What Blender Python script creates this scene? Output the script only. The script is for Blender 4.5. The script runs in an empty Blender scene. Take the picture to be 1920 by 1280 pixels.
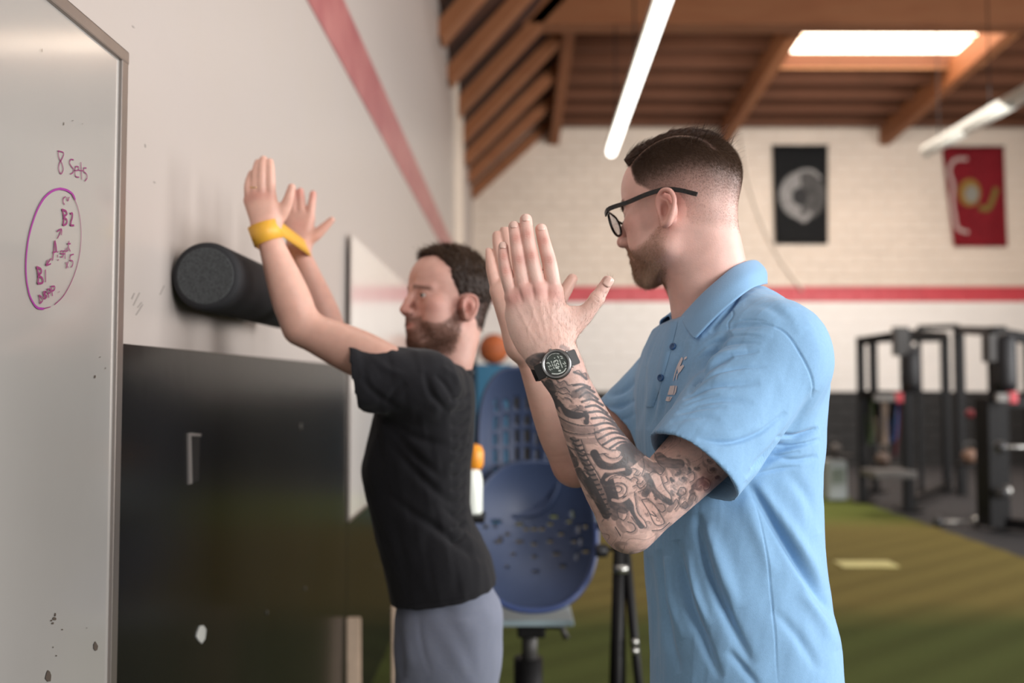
import bpy, bmesh, math, random
import numpy as np
import openvdb as vdb
from mathutils import Vector, Matrix, noise
from mathutils.bvhtree import BVHTree

# ------------------------------------------------------------------ camera, world, light, exposure
FPX, CX, CY, HOR, VPX = 1700.0, 960.0, 640.0, 715.0, 957.0
CAMZ = 1.45
sc = bpy.context.scene
col = sc.collection
cam_d = bpy.data.cameras.new('camera')
cam = bpy.data.objects.new('camera', cam_d)
col.objects.link(cam)
sc.camera = cam
cam_d.sensor_width = 36.0
cam_d.lens = FPX / 1920.0 * 36.0
cam_d.clip_end = 100
cam.location = (0, 0, CAMZ)
cam.rotation_euler = (math.radians(90) + math.atan((HOR - CY) / FPX), 0, -math.atan((CX - VPX) / FPX))
cam_d.dof.use_dof = True
cam_d.dof.focus_distance = 1.30
cam_d.dof.aperture_fstop = 2.2
RC = np.array(cam.rotation_euler.to_matrix())
CAMP = np.array([0, 0, CAMZ])

def P(px, py, Y):
    """point seen at pixel (px,py) lying on the plane y = Y"""
    d = RC @ np.array([(px - CX) / FPX, (CY - py) / FPX, -1.0])
    return CAMP + d * (Y / d[1])

def project(V):
    q = (np.asarray(V) - CAMP) @ RC
    return CX + FPX * q[..., 0] / -q[..., 2], CY - FPX * q[..., 1] / -q[..., 2]

sc.view_settings.view_transform = 'Standard'
sc.view_settings.look = 'None'
sc.view_settings.gamma = 1.0
sc.view_settings.use_curve_mapping = False
sc.view_settings.exposure = 0.20
sc.cycles.use_denoising = True
sc.cycles.max_bounces = 7
sc.cycles.sample_clamp_indirect = 6.0
sc.cycles.caustics_reflective = False
sc.cycles.caustics_refractive = False

w = bpy.data.worlds.new('daylight')
sc.world = w
w.use_nodes = True
wn = w.node_tree.nodes['Background']
wn.inputs[0].default_value = (0.95, 0.97, 1.0, 1)
wn.inputs[1].default_value = 0.15

def area(name, loc, target, sx, sy, power, color):
    l = bpy.data.lights.new(name, 'AREA')
    l.shape = 'RECTANGLE'; l.size = sx; l.size_y = sy; l.energy = power; l.color = color
    o = bpy.data.objects.new(name, l); col.objects.link(o)
    o.location = loc
    o.rotation_euler = (Vector(target) - Vector(loc)).to_track_quat('-Z', 'Y').to_euler()
    return o
# daylight through the open roll-up doors to the right and behind, tube rows overhead
area('door_light', (10.5, 2.2, 2.6), (0.6, 2.2, 1.5), 8.0, 4.4, 1000, (1.0, 0.98, 0.965))
area('rear_door_light', (5.3, -3.7, 2.8), (0.5, 2.0, 1.4), 3.6, 3.4, 500, (1.0, 0.97, 0.95))
area('tube_row_light', (1.4, 2.6, 4.4), (1.0, 2.6, 0.0), 0.5, 5.0, 42, (1.0, 0.97, 0.9))
area('far_hall_light', (5.2, 10.5, 5.0), (5.6, 13.5, 1.5), 7.0, 3.0, 270, (1.0, 0.94, 0.87))

# ------------------------------------------------------------------ helpers
def tag(o, label=None, cat=None, group=None, kind=None):
    if label: o['label'] = label
    if cat: o['category'] = cat
    if group: o['group'] = group
    if kind: o['kind'] = kind
    return o

def empty(name, loc, label, cat, group=None):
    o = bpy.data.objects.new(name, None); col.objects.link(o)
    o.location = loc; o.empty_display_size = 0.1
    bpy.context.view_layer.update()
    return tag(o, label, cat, group)

def link(name, me, mat=None, parent=None, smooth=False):
    o = bpy.data.objects.new(name, me); col.objects.link(o)
    if mat is not None and not me.materials: me.materials.append(mat)
    if smooth: me.polygons.foreach_set('use_smooth', [True] * len(me.polygons))
    if parent is not None:
        o.parent = parent
        if parent.parent is None: o.matrix_parent_inverse = Matrix.Translation(-parent.location)
    return o

def fromb(name, bm, mat=None, parent=None, smooth=False):
    me = bpy.data.meshes.new(name); bm.to_mesh(me); bm.free()
    return link(name, me, mat, parent, smooth)

def meshnp(name, V, F, mat=None, parent=None, smooth=True):
    me = bpy.data.meshes.new(name)
    V = np.asarray(V, np.float32); F = np.asarray(F, np.int32)
    n = F.shape[1]
    me.vertices.add(len(V)); me.vertices.foreach_set('co', V.ravel())
    me.loops.add(F.size); me.loops.foreach_set('vertex_index', F.ravel())
    me.polygons.add(len(F)); me.polygons.foreach_set('loop_start', np.arange(0, F.size, n, dtype=np.int32))
    me.update(calc_edges=True)
    return link(name, me, mat, parent, smooth)

def colour(o, C, name='Col'):
    a = o.data.color_attributes.new(name, 'FLOAT_COLOR', 'POINT')
    C = np.asarray(C, np.float32)
    if C.shape[1] == 3: C = np.concatenate([C, np.ones((len(C), 1), np.float32)], 1)
    a.data.foreach_set('color', C.ravel())

def box(bm, lo, hi, bev=0.0, R=None, c=None):
    lo, hi = Vector(lo), Vector(hi)
    r = bmesh.ops.create_cube(bm, size=1.0)
    vs = r['verts']
    for v in vs: v.co = Vector((v.co.x * (hi.x - lo.x), v.co.y * (hi.y - lo.y), v.co.z * (hi.z - lo.z))) + (lo + hi) / 2
    if R is not None:
        c = Vector(c) if c is not None else (lo + hi) / 2
        for v in vs: v.co = R @ (v.co - c) + c
    if bev > 0:
        es = list({e for v in vs for e in v.link_edges})
        bmesh.ops.bevel(bm, geom=es, offset=bev, segments=2, profile=0.6, affect='EDGES')
    return bm

def tube(bm, a, b, r0, r1=None, n=16, caps=True):
    a, b = Vector(a), Vector(b)
    r1 = r0 if r1 is None else r1
    q = (b - a).to_track_quat('Z', 'Y')
    ra, rb = [], []
    for i in range(n):
        t = 2 * math.pi * i / n
        d = q @ Vector((math.cos(t), math.sin(t), 0))
        ra.append(bm.verts.new(a + d * r0)); rb.append(bm.verts.new(b + d * r1))
    for i in range(n):
        j = (i + 1) % n
        bm.faces.new((ra[i], ra[j], rb[j], rb[i]))
    if caps:
        bm.faces.new(ra[::-1]); bm.faces.new(rb)
    return bm

def beam(bm, a, b, wd, ht, up=(0, 0, 1)):
    """rectangular bar from a to b"""
    a, b = Vector(a), Vector(b)
    z = (b - a).normalized(); x = z.cross(Vector(up)).normalized(); y = x.cross(z)
    vs = []
    for p in (a, b):
        for sx, sy in ((-1, -1), (1, -1), (1, 1), (-1, 1)):
            vs.append(bm.verts.new(p + x * sx * wd / 2 + y * sy * ht / 2))
    for f in ((3, 2, 1, 0), (4, 5, 6, 7), (0, 1, 5, 4), (1, 2, 6, 5), (2, 3, 7, 6), (3, 0, 4, 7)):
        bm.faces.new([vs[i] for i in f])
    return bm

def path(bm, pts, r, n=8, closed=False):
    """round tube along a polyline"""
    pts = [Vector(p) for p in pts]
    N = len(pts); rings = []
    rr = r if hasattr(r, '__len__') else [r] * N
    up = None
    for i, p in enumerate(pts):
        if closed: d = pts[(i + 1) % N] - pts[i - 1]
        else: d = pts[min(i + 1, N - 1)] - pts[max(i - 1, 0)]
        d.normalize()
        if up is None:
            up = d.orthogonal().normalized()
        up = (up - d * up.dot(d)).normalized()
        s = d.cross(up)
        rings.append([bm.verts.new(p + (up * math.cos(2 * math.pi * k / n) + s * math.sin(2 * math.pi * k / n)) * rr[i]) for k in range(n)])
    for i in range(N if closed else N - 1):
        A, B = rings[i], rings[(i + 1) % N]
        for k in range(n):
            bm.faces.new((A[k], A[(k + 1) % n], B[(k + 1) % n], B[k]))
    if not closed:
        bm.faces.new(rings[0][::-1]); bm.faces.new(rings[-1])
    return bm

def lathe(bm, prof, c, n=24, axis=None):
    c = Vector(c); q = Vector(axis).to_track_quat('Z', 'Y') if axis is not None else None
    rings = []
    for r, z in prof:
        ring = []
        for k in range(n):
            v = Vector((math.cos(2 * math.pi * k / n) * r, math.sin(2 * math.pi * k / n) * r, z))
            if q is not None: v = q @ v
            ring.append(bm.verts.new(c + v))
        rings.append(ring)
    for A, B in zip(rings, rings[1:]):
        for k in range(n): bm.faces.new((A[k], A[(k + 1) % n], B[(k + 1) % n], B[k]))
    bm.faces.new(rings[0][::-1]); bm.faces.new(rings[-1])
    return bm

def NB(): return bmesh.new()

# ------------------------------------------------------------------ materials
def srgb(*c):
    if len(c) == 1: h = c[0]; c = (int(h[0:2], 16), int(h[2:4], 16), int(h[4:6], 16))
    return tuple(((x / 255) / 12.92 if x / 255 <= 0.04045 else ((x / 255 + 0.055) / 1.055) ** 2.4) for x in c)

def mat(name, c, rough=0.6, metal=0.0, noise_amt=0.0, scale=20.0, c2=None, bump=0.0, bscale=60.0, attr=None,
        emit=0.0, spec=0.5, sss=0.0, stretch=(1, 1, 1), sheen=0.0, coat=0.0, mixlo=0.35, mixhi=0.7, alpha=1.0, transmission=0.0, detail=4.0):
    m = bpy.data.materials.new(name); m.use_nodes = True
    nt = m.node_tree; N = nt.nodes; L = nt.links
    b = N['Principled BSDF']
    c = tuple(c[:3]) + (1,)
    b.inputs['Base Color'].default_value = c
    b.inputs['Roughness'].default_value = rough
    b.inputs['Metallic'].default_value = metal
    b.inputs['Specular IOR Level'].default_value = spec
    if sheen: b.inputs['Sheen Weight'].default_value = sheen; b.inputs['Sheen Roughness'].default_value = 0.4
    if coat: b.inputs['Coat Weight'].default_value = coat; b.inputs['Coat Roughness'].default_value = 0.1
    if transmission: b.inputs['Transmission Weight'].default_value = transmission
    if sss:
        b.inputs['Subsurface Weight'].default_value = sss
        b.inputs['Subsurface Radius'].default_value = (1.0, 0.35, 0.18)
        b.inputs['Subsurface Scale'].default_value = 0.006
    tc = N.new('ShaderNodeTexCoord'); mp = N.new('ShaderNodeMapping')
    mp.inputs['Scale'].default_value = stretch
    L.new(tc.outputs['Object'], mp.inputs['Vector'])
    src = None
    if attr:
        a = N.new('ShaderNodeAttribute'); a.attribute_name = attr; src = a.outputs['Color']
    if c2 is not None:
        n = N.new('ShaderNodeTexNoise'); n.inputs['Scale'].default_value = scale; n.inputs['Detail'].default_value = detail
        L.new(mp.outputs[0], n.inputs['Vector'])
        r = N.new('ShaderNodeMapRange'); r.inputs['From Min'].default_value = mixlo; r.inputs['From Max'].default_value = mixhi
        L.new(n.outputs['Fac'], r.inputs['Value'])
        mx = N.new('ShaderNodeMix'); mx.data_type = 'RGBA'
        L.new(r.outputs[0], mx.inputs['Factor'])
        mx.inputs[6].default_value = c; mx.inputs[7].default_value = tuple(c2[:3]) + (1,)
        if src: L.new(src, mx.inputs[6])
        src = mx.outputs[2]
    if noise_amt:
        n = N.new('ShaderNodeTexNoise'); n.inputs['Scale'].default_value = scale; n.inputs['Detail'].default_value = detail
        L.new(mp.outputs[0], n.inputs['Vector'])
        r = N.new('ShaderNodeMapRange'); r.inputs['From Min'].default_value = 0.3; r.inputs['From Max'].default_value = 0.7
        r.inputs['To Min'].default_value = 1 - noise_amt; r.inputs['To Max'].default_value = 1 + noise_amt
        L.new(n.outputs['Fac'], r.inputs['Value'])
        v = N.new('ShaderNodeVectorMath'); v.operation = 'SCALE'
        if src: L.new(src, v.inputs[0])
        else: v.inputs[0].default_value = c[:3]
        L.new(r.outputs[0], v.inputs['Scale'])
        src = v.outputs[0]
    if src: L.new(src, b.inputs['Base Color'])
    if bump:
        n = N.new('ShaderNodeTexNoise'); n.inputs['Scale'].default_value = bscale; n.inputs['Detail'].default_value = 6
        L.new(mp.outputs[0], n.inputs['Vector'])
        bp = N.new('ShaderNodeBump'); bp.inputs['Strength'].default_value = bump; bp.inputs['Distance'].default_value = 0.002
        L.new(n.outputs['Fac'], bp.inputs['Height']); L.new(bp.outputs[0], b.inputs['Normal'])
    if emit:
        b.inputs['Emission Color'].default_value = c; b.inputs['Emission Strength'].default_value = emit
    return m

# ------------------------------------------------------------------ implicit surfaces for bodies and cloth
class Field:
    def __init__(s, lo, hi, h):
        s.lo = np.array(lo, float); s.h = h
        s.n = np.maximum(np.ceil((np.array(hi, float) - s.lo) / h).astype(int) + 1, 4)
        s.F = np.full(s.n, 0.05, np.float32)
        s.ax = [(s.lo[i] + h * np.arange(s.n[i])).astype(np.float32) for i in range(3)]
    def sub(s, lo, hi):
        a = np.clip(np.floor((np.array(lo) - s.lo) / s.h).astype(int), 0, s.n)
        b = np.clip(np.ceil((np.array(hi) - s.lo) / s.h).astype(int) + 1, 0, s.n)
        if np.any(b <= a): return None
        sl = tuple(slice(a[i], b[i]) for i in range(3))
        G = (s.ax[0][sl[0]][:, None, None], s.ax[1][sl[1]][None, :, None], s.ax[2][sl[2]][None, None, :])
        return sl, G
    def merge(s, sl, d, k, op):
        f = s.F[sl]
        if op == 'u':
            if k > 0:
                hh = np.maximum(k - np.abs(f - d), 0) / k
                s.F[sl] = np.minimum(f, d) - hh * hh * k * 0.25
            else: s.F[sl] = np.minimum(f, d)
        else:
            d = -d
            if k > 0:
                hh = np.maximum(k - np.abs(f - d), 0) / k
                s.F[sl] = np.maximum(f, d) + hh * hh * k * 0.25
            else: s.F[sl] = np.maximum(f, d)
    def cone(s, a, b, ra, rb, k=0.01, op='u', flat=None, fs=1.0):
        a = np.array(a, float); b = np.array(b, float)
        m = max(ra, rb) * max(1.0, fs) + k + 3 * s.h
        r = s.sub(np.minimum(a, b) - m, np.maximum(a, b) + m)
        if r is None: return
        sl, (X, Y, Z) = r
        qx, qy, qz = X - a[0], Y - a[1], Z - a[2]
        ab = b - a; L2 = max(ab @ ab, 1e-12)
        t = np.clip((qx * ab[0] + qy * ab[1] + qz * ab[2]) / L2, 0, 1)
        dx, dy, dz = qx - t * ab[0], qy - t * ab[1], qz - t * ab[2]
        d2 = dx * dx + dy * dy + dz * dz
        if flat is not None:
            n = np.array(flat, float); n /= np.linalg.norm(n)
            dn = dx * n[0] + dy * n[1] + dz * n[2]
            d2 = d2 + dn * dn * (1 / fs ** 2 - 1)
        d = np.sqrt(d2) - (ra + (rb - ra) * t)
        if flat is not None and fs < 1: d = d * (0.5 + 0.5 * fs)
        s.merge(sl, d.astype(np.float32), k, op)
    def chain(s, pts, rs, k=0.006, flat=None, fs=1.0, **kw):
        pts = np.array(pts, float); rs = list(rs)
        if len(pts) > 2:
            q = spline(np.column_stack([pts, rs]), 4); pts, rs = q[:, :3], q[:, 3]
        m = max(rs) + k + 3 * s.h
        r = s.sub(pts.min(0) - m, pts.max(0) + m)
        if r is None: return
        sl, (X, Y, Z) = r
        D = None; lo = s.lo + np.array([q.start for q in sl]) * s.h
        for i in range(len(pts) - 1):
            a, b = pts[i], pts[i + 1]; ra, rb = rs[i], rs[i + 1]
            if D is None: D = np.full((X.size, Y.size, Z.size), 0.05, np.float32)
            mm = max(ra, rb) + k + 3 * s.h
            i0 = np.clip(np.floor((np.minimum(a, b) - mm - lo) / s.h).astype(int), 0, D.shape); i1 = np.clip(np.ceil((np.maximum(a, b) + mm - lo) / s.h).astype(int) + 1, 0, D.shape)
            if np.any(i1 <= i0): continue
            x, y, z = X[i0[0]:i1[0]] - a[0], Y[:, i0[1]:i1[1]] - a[1], Z[:, :, i0[2]:i1[2]] - a[2]
            ab = b - a; L2 = max(ab @ ab, 1e-12)
            t = np.clip((x * ab[0] + y * ab[1] + z * ab[2]) / L2, 0, 1)
            dx, dy, dz = x - t * ab[0], y - t * ab[1], z - t * ab[2]
            d2 = dx * dx + dy * dy + dz * dz
            if flat is not None:
                n = np.array(flat, float); n /= np.linalg.norm(n)
                dn = dx * n[0] + dy * n[1] + dz * n[2]; d2 = d2 + dn * dn * (1 / fs ** 2 - 1)
            d = np.sqrt(d2) - (ra + (rb - ra) * t)
            ss = (slice(i0[0], i1[0]), slice(i0[1], i1[1]), slice(i0[2], i1[2]))
            D[ss] = np.minimum(D[ss], d)
        s.merge(sl, D, k, 'u')
    def ell(s, c, r, R=None, k=0.01, op='u'):
        c = np.array(c, float); r = np.array(r, float)
        m = np.max(r) + k + 3 * s.h if R is not None else r + k + 3 * s.h
        q = s.sub(c - m, c + m)
        if q is None: return
        sl, (X, Y, Z) = q
        x, y, z = X - c[0], Y - c[1], Z - c[2]
        if R is not None:
            R = np.array(R, float)   # columns = local axes
            x, y, z = (x * R[0, i] + y * R[1, i] + z * R[2, i] for i in range(3))
        k0 = np.sqrt((x / r[0]) ** 2 + (y / r[1]) ** 2 + (z / r[2]) ** 2) + 1e-6
        k1 = np.sqrt((x / r[0] ** 2) ** 2 + (y / r[1] ** 2) ** 2 + (z / r[2] ** 2) ** 2) + 1e-6
        s.merge(sl, (k0 * (k0 - 1) / k1).astype(np.float32), k, op)
    def loft(s, S, yaw, k=0.01, op='u', power=2.3, pad=0.03):
        """stack of super-elliptic slices; S rows = z, cx, cy, a(forward half), b(side half); forward=(-cos,-sin)(yaw)"""
        S = np.array(sorted([tuple(r) for r in S]), float)
        rr = max(S[:, 3].max(), S[:, 4].max()) + pad
        q = s.sub((S[:, 1].min() - rr, S[:, 2].min() - rr, S[0, 0] - pad), (S[:, 1].max() + rr, S[:, 2].max() + rr, S[-1, 0] + pad))
        if q is None: return
        sl, (X, Y, Z) = q
        zz = np.clip(Z[0, 0], S[0, 0], S[-1, 0])
        itp = lambda j: pchip(S[:, 0], S[:, j], zz)[None, None, :].astype(np.float32)
        cx, cy, a, b = itp(1), itp(2), itp(3), itp(4)
        c_, s_ = math.cos(yaw), math.sin(yaw)
        u = -(X - cx) * c_ - (Y - cy) * s_
        v = (X - cx) * s_ - (Y - cy) * c_
        rad = (np.abs(u / a) ** power + np.abs(v / b) ** power) ** (1 / power) + 1e-5
        d = np.sqrt(u * u + v * v) * (1 - 1 / rad)
        over = np.maximum(S[0, 0] - Z, Z - S[-1, 0])
        d = np.maximum(d, over)
        s.merge(sl, np.maximum(d, -0.05).astype(np.float32), k, op)
    def mesh(s, smooth=1):
        F = np.clip(s.F, -3 * s.h, 3 * s.h).astype(np.float32)
        g = vdb.FloatGrid(3 * s.h); g.copyFromArray(F)
        V, Q = g.convertToQuads(isovalue=0.0)
        V = V.astype(np.float64) * s.h + s.lo
        Q = Q.astype(np.int64)
        a, b, c = V[Q[:, 0]], V[Q[:, 1]], V[Q[:, 2]]
        vol = np.einsum('ij,ij->i', a - V.mean(0), np.cross(b - V.mean(0), c - V.mean(0))).sum()
        if vol < 0: Q = Q[:, ::-1]
        for _ in range(smooth): V = lap(V, Q, 0.5)
        return V, Q

def lap(V, Q, f=0.5, w=None):
    A = np.zeros_like(V); n = np.zeros(len(V))
    K = Q.shape[1]
    for i in range(K):
        j = (i + 1) % K
        for c in range(3):
            A[:, c] += np.bincount(Q[:, i], V[Q[:, j], c], len(V)) + np.bincount(Q[:, j], V[Q[:, i], c], len(V))
        n += np.bincount(Q[:, i], minlength=len(V)) + np.bincount(Q[:, j], minlength=len(V))
    A /= np.maximum(n, 1)[:, None]
    ff = f if w is None else (f * w)[:, None]
    return V + (A - V) * ff

def pchip(x, y, t):
    x = np.asarray(x, float); y = np.asarray(y, float); t = np.asarray(t, float)
    h = np.diff(x); d = np.diff(y) / h
    m = np.zeros_like(y); m[0], m[-1] = d[0], d[-1]
    for i in range(1, len(x) - 1):
        m[i] = 0 if d[i - 1] * d[i] <= 0 else 2 * d[i - 1] * d[i] / (d[i - 1] + d[i])
    i = np.clip(np.searchsorted(x, t) - 1, 0, len(x) - 2)
    u = (t - x[i]) / h[i]
    return (y[i] * (1 + 2 * u) * (1 - u) ** 2 + m[i] * h[i] * u * (1 - u) ** 2 + y[i + 1] * u * u * (3 - 2 * u) + m[i + 1] * h[i] * u * u * (u - 1))

def vnormals(V, Q):
    n = np.cross(V[Q[:, 2]] - V[Q[:, 0]], V[Q[:, -1]] - V[Q[:, 1]]) if Q.shape[1] == 4 else np.cross(V[Q[:, 1]] - V[Q[:, 0]], V[Q[:, 2]] - V[Q[:, 0]])
    N = np.zeros_like(V)
    for i in range(Q.shape[1]):
        for c in range(3): N[:, c] += np.bincount(Q[:, i], n[:, c], len(V))
    return N / (np.linalg.norm(N, axis=1)[:, None] + 1e-12)

def subdiv(V, Q):
    """each quad into four, linear, then a touch of smoothing"""
    n = len(V)
    E = np.concatenate([Q[:, [i, (i + 1) % 4]] for i in range(4)])
    Es = np.sort(E, 1)
    U, inv = np.unique(Es[:, 0] * n + Es[:, 1], return_inverse=True)
    ea, eb = U // n, U % n
    M = (V[ea] + V[eb]) / 2
    C = V[Q].mean(1)
    m = len(Q)
    e = [n + inv[i * m:(i + 1) * m] for i in range(4)]
    c = n + len(U) + np.arange(m)
    V2 = np.concatenate([V, M, C])
    Q2 = np.concatenate([np.stack([Q[:, i], e[i], c, e[i - 1]], 1) for i in range(4)])
    return lap(V2, Q2, 0.6), Q2

def segdist2(px, py, pts):
    """distance of many 2D points to a polyline"""
    D = np.full(px.shape, 1e9)
    for (x0, y0), (x1, y1) in zip(pts, pts[1:]):
        dx, dy = x1 - x0, y1 - y0
        t = np.clip(((px - x0) * dx + (py - y0) * dy) / (dx * dx + dy * dy + 1e-9), 0, 1)
        D = np.minimum(D, (px - x0 - t * dx) ** 2 + (py - y0 - t * dy) ** 2)
    return np.sqrt(D)

def polytaper(px, py, pts, pw=.7):
    """position along the nearest point of a polyline, turned into a 0-1-0 taper"""
    L = np.concatenate([[0], np.cumsum(np.linalg.norm(np.diff(pts, axis=0), axis=1))]); D = np.full(px.shape, 1e9); T = np.zeros(px.shape)
    for i in range(len(pts) - 1):
        (x0, y0), (x1, y1) = pts[i], pts[i + 1]; dx, dy = x1 - x0, y1 - y0
        t = np.clip(((px - x0) * dx + (py - y0) * dy) / (dx * dx + dy * dy + 1e-9), 0, 1)
        d = (px - x0 - t * dx) ** 2 + (py - y0 - t * dy) ** 2; m = d < D
        D[m] = d[m]; T[m] = (L[i] + t * (L[i + 1] - L[i]))[m] / L[-1]
    return np.sqrt(D), np.sin(np.pi * np.clip(T, 0, 1)) ** pw

def spline(pts, n=6):
    pts = np.array(pts, float)
    if len(pts) < 3: return pts
    t = np.concatenate([[0], np.cumsum(np.linalg.norm(np.diff(pts, axis=0), axis=1) + 1e-9)])
    tt = np.linspace(0, t[-1], (len(pts) - 1) * n + 1)
    # Catmull-Rom
    m = np.gradient(pts, t, axis=0)
    i = np.clip(np.searchsorted(t, tt) - 1, 0, len(t) - 2)
    h = (t[i + 1] - t[i])[:, None]; u = ((tt - t[i]) / (t[i + 1] - t[i]))[:, None]
    return pts[i] * (1 + 2 * u) * (1 - u) ** 2 + m[i] * h * u * (1 - u) ** 2 + pts[i + 1] * u * u * (3 - 2 * u) + m[i + 1] * h * u * u * (u - 1)

def vnoise(V, scale, seed=0.0):
    """cheap smooth noise on many points"""
    V = np.asarray(V, float) * scale + seed
    r = np.random.RandomState(int(seed * 10) + 7)
    out = np.zeros(len(V))
    for k in range(7):
        d = r.normal(size=3); ph = r.uniform(0, 6.28); out += np.sin(V @ d * 2.2 + ph + 1.3 * np.sin(V @ r.normal(size=3) * 1.7))
    return out / 7 * 1.6
def sstep(a, b, x):
    t = np.clip((x - a) / (b - a), 0, 1); return t * t * (3 - 2 * t)
# ------------------------------------------------------------------ the room
W, YB = 0.68, 16.0           # left wall at x=-W, back wall at y=YB
RX = 12.0
M = {}
M['wall'] = mat('painted_wall', srgb('b1a8a3'), 0.33, noise_amt=0.035, scale=3.0, bump=0.12, bscale=25, c2=srgb('aca39d'), spec=0.4)
M['wall_warm'] = mat('painted_block', srgb('dfd0c1'), 0.6, noise_amt=0.05, scale=1.5, bump=0.2, bscale=30)
M['wall_white'] = mat('painted_block_white', srgb('f0ebe6'), 0.55, noise_amt=0.03, scale=1.5, bump=0.2, bscale=30)
M['red_paint'] = mat('red_paint', srgb('c8424c'), 0.4, noise_amt=0.08, scale=3)
M['red_old'] = mat('faded_red_paint', srgb('9a5055'), 0.35, noise_amt=0.1, scale=4, c2=srgb('a66866'))
M['black_ply'] = mat('black_plywood', srgb('181716'), 0.22, noise_amt=0.25, scale=6, c2=srgb('121211'), bump=0.1, bscale=12, spec=0.18, stretch=(1, 2, 1))
M['black_block'] = mat('black_block_paint', srgb('1c1a19'), 0.6, noise_amt=0.15, scale=4)
M['rubber'] = mat('rubber_floor', srgb('353437'), 0.75, noise_amt=0.12, scale=30, c2=srgb('2c2b2e'))
M['wood'] = mat('old_timber', srgb('98603a'), 0.7, noise_amt=0.2, scale=3, c2=srgb('7a4828'), stretch=(0.5, 0.5, 3), bump=0.3)
M['wood_dark'] = mat('roof_timber', srgb('70432a'), 0.75, noise_amt=0.22, scale=2.5, c2=srgb('56321c'), bump=0.3)
M['wood_deck'] = mat('roof_deck', srgb('4c2c1b'), 0.8, noise_amt=0.25, scale=2.0, c2=srgb('38201a'))
M['skylight'] = mat('skylight_panel', (1.0, 0.80, 0.62), 0.5, emit=6.5)
M['tube'] = mat('lit_tube', (1.0, 0.99, 0.93), 0.5, emit=4.0)
M['tube_off'] = mat('tube_dim', (0.55, 0.55, 0.51), 0.35, emit=0.06)
M['white_metal'] = mat('white_enamel', srgb('d8d6cf'), 0.35)
M['black_metal'] = mat('black_powder_coat', srgb('131213'), 0.55, noise_amt=0.1, scale=10, spec=.25)
M['dark_plastic'] = mat('dark_plastic', srgb('232327'), 0.45)
M['steel'] = mat('brushed_steel', srgb('b9b8b4'), 0.28, metal=0.9, noise_amt=0.06, scale=30)
M['alu'] = mat('aluminium_trim', srgb('a59c96'), 0.34, metal=0.85, noise_amt=0.05, scale=20, stretch=(1, 1, .1))

def struct(name, bm, m, parent=None, smooth=False):
    o = fromb(name, bm, m, parent, smooth)
    if parent is None: o['kind'] = 'structure'
    return o

# floor: rubber everywhere, turf lane on top (x < 4.25)
struct('floor', box(NB(), (-W - .2, -6, -0.1), (RX, YB + .2, 0)), M['rubber'])
def turf_mat():
    m = bpy.data.materials.new('turf'); m.use_nodes = True
    nt = m.node_tree; N = nt.nodes; L = nt.links; b = N['Principled BSDF']
    b.inputs['Roughness'].default_value = 0.9; b.inputs['Specular IOR Level'].default_value = 0.15
    tc = N.new('ShaderNodeTexCoord'); sp = N.new('ShaderNodeSeparateXYZ'); L.new(tc.outputs['Object'], sp.inputs[0])
    nz = N.new('ShaderNodeTexNoise'); nz.inputs['Scale'].default_value = 1.2; L.new(tc.outputs['Object'], nz.inputs['Vector'])
    ad = N.new('ShaderNodeMath'); ad.operation = 'MULTIPLY_ADD'; L.new(nz.outputs['Fac'], ad.inputs[0]); ad.inputs[1].default_value = 0.5; L.new(sp.outputs['Y'], ad.inputs[2])
    mr = N.new('ShaderNodeMapRange'); mr.inputs['From Min'].default_value = 2.0; mr.inputs['From Max'].default_value = 14.0; L.new(ad.outputs[0], mr.inputs['Value'])
    cr = N.new('ShaderNodeValToRGB'); e = cr.color_ramp.elements
    green = srgb('4a5128') + (1,); olive = srgb('766a3a') + (1,); green2 = srgb('6c7538') + (1,)
    e[0].position = 0.0; e[0].color = green
    e[1].position = 1.0; e[1].color = green2
    for p, c in ((0.30, green), (0.36, olive), (0.60, olive), (0.66, green2)):
        x = e.new(p); x.color = c
    L.new(mr.outputs[0], cr.inputs[0])
    n2 = N.new('ShaderNodeTexNoise'); n2.inputs['Scale'].default_value = 120; L.new(tc.outputs['Object'], n2.inputs['Vector'])
    r2 = N.new('ShaderNodeMapRange'); r2.inputs['To Min'].default_value = 0.6; r2.inputs['To Max'].default_value = 1.35; L.new(n2.outputs['Fac'], r2.inputs['Value'])
    v = N.new('ShaderNodeVectorMath'); v.operation = 'SCALE'; L.new(cr.outputs[0], v.inputs[0]); L.new(r2.outputs[0], v.inputs['Scale'])
    L.new(v.outputs[0], b.inputs['Base Color'])
    return m
bm = NB(); nx, ny = 60, 150
vs = [[bm.verts.new((-W + (4.2 + W) * i / nx, 0.4 + 11.3 * j / ny, 0.012 + 0.003 * math.sin(i * 7.3 + j * 5.1))) for i in range(nx + 1)] for j in range(ny + 1)]
for j in range(ny):
    for i in range(nx): bm.faces.new((vs[j][i], vs[j][i + 1], vs[j + 1][i + 1], vs[j + 1][i]))
turf = fromb('turf_lane', bm, turf_mat())
tag(turf, 'green and olive artificial turf lane running along the wall', 'turf', kind='stuff')
bm = box(NB(), (2.58, 7.1, 0.012), (3.02, 7.32, 0.019), 0.002)
tag(fromb('floor_marker', bm, mat('cream_line', srgb('d8cf8c'), 0.6)), 'short cream marking strip lying on the olive turf', 'marker')

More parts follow.
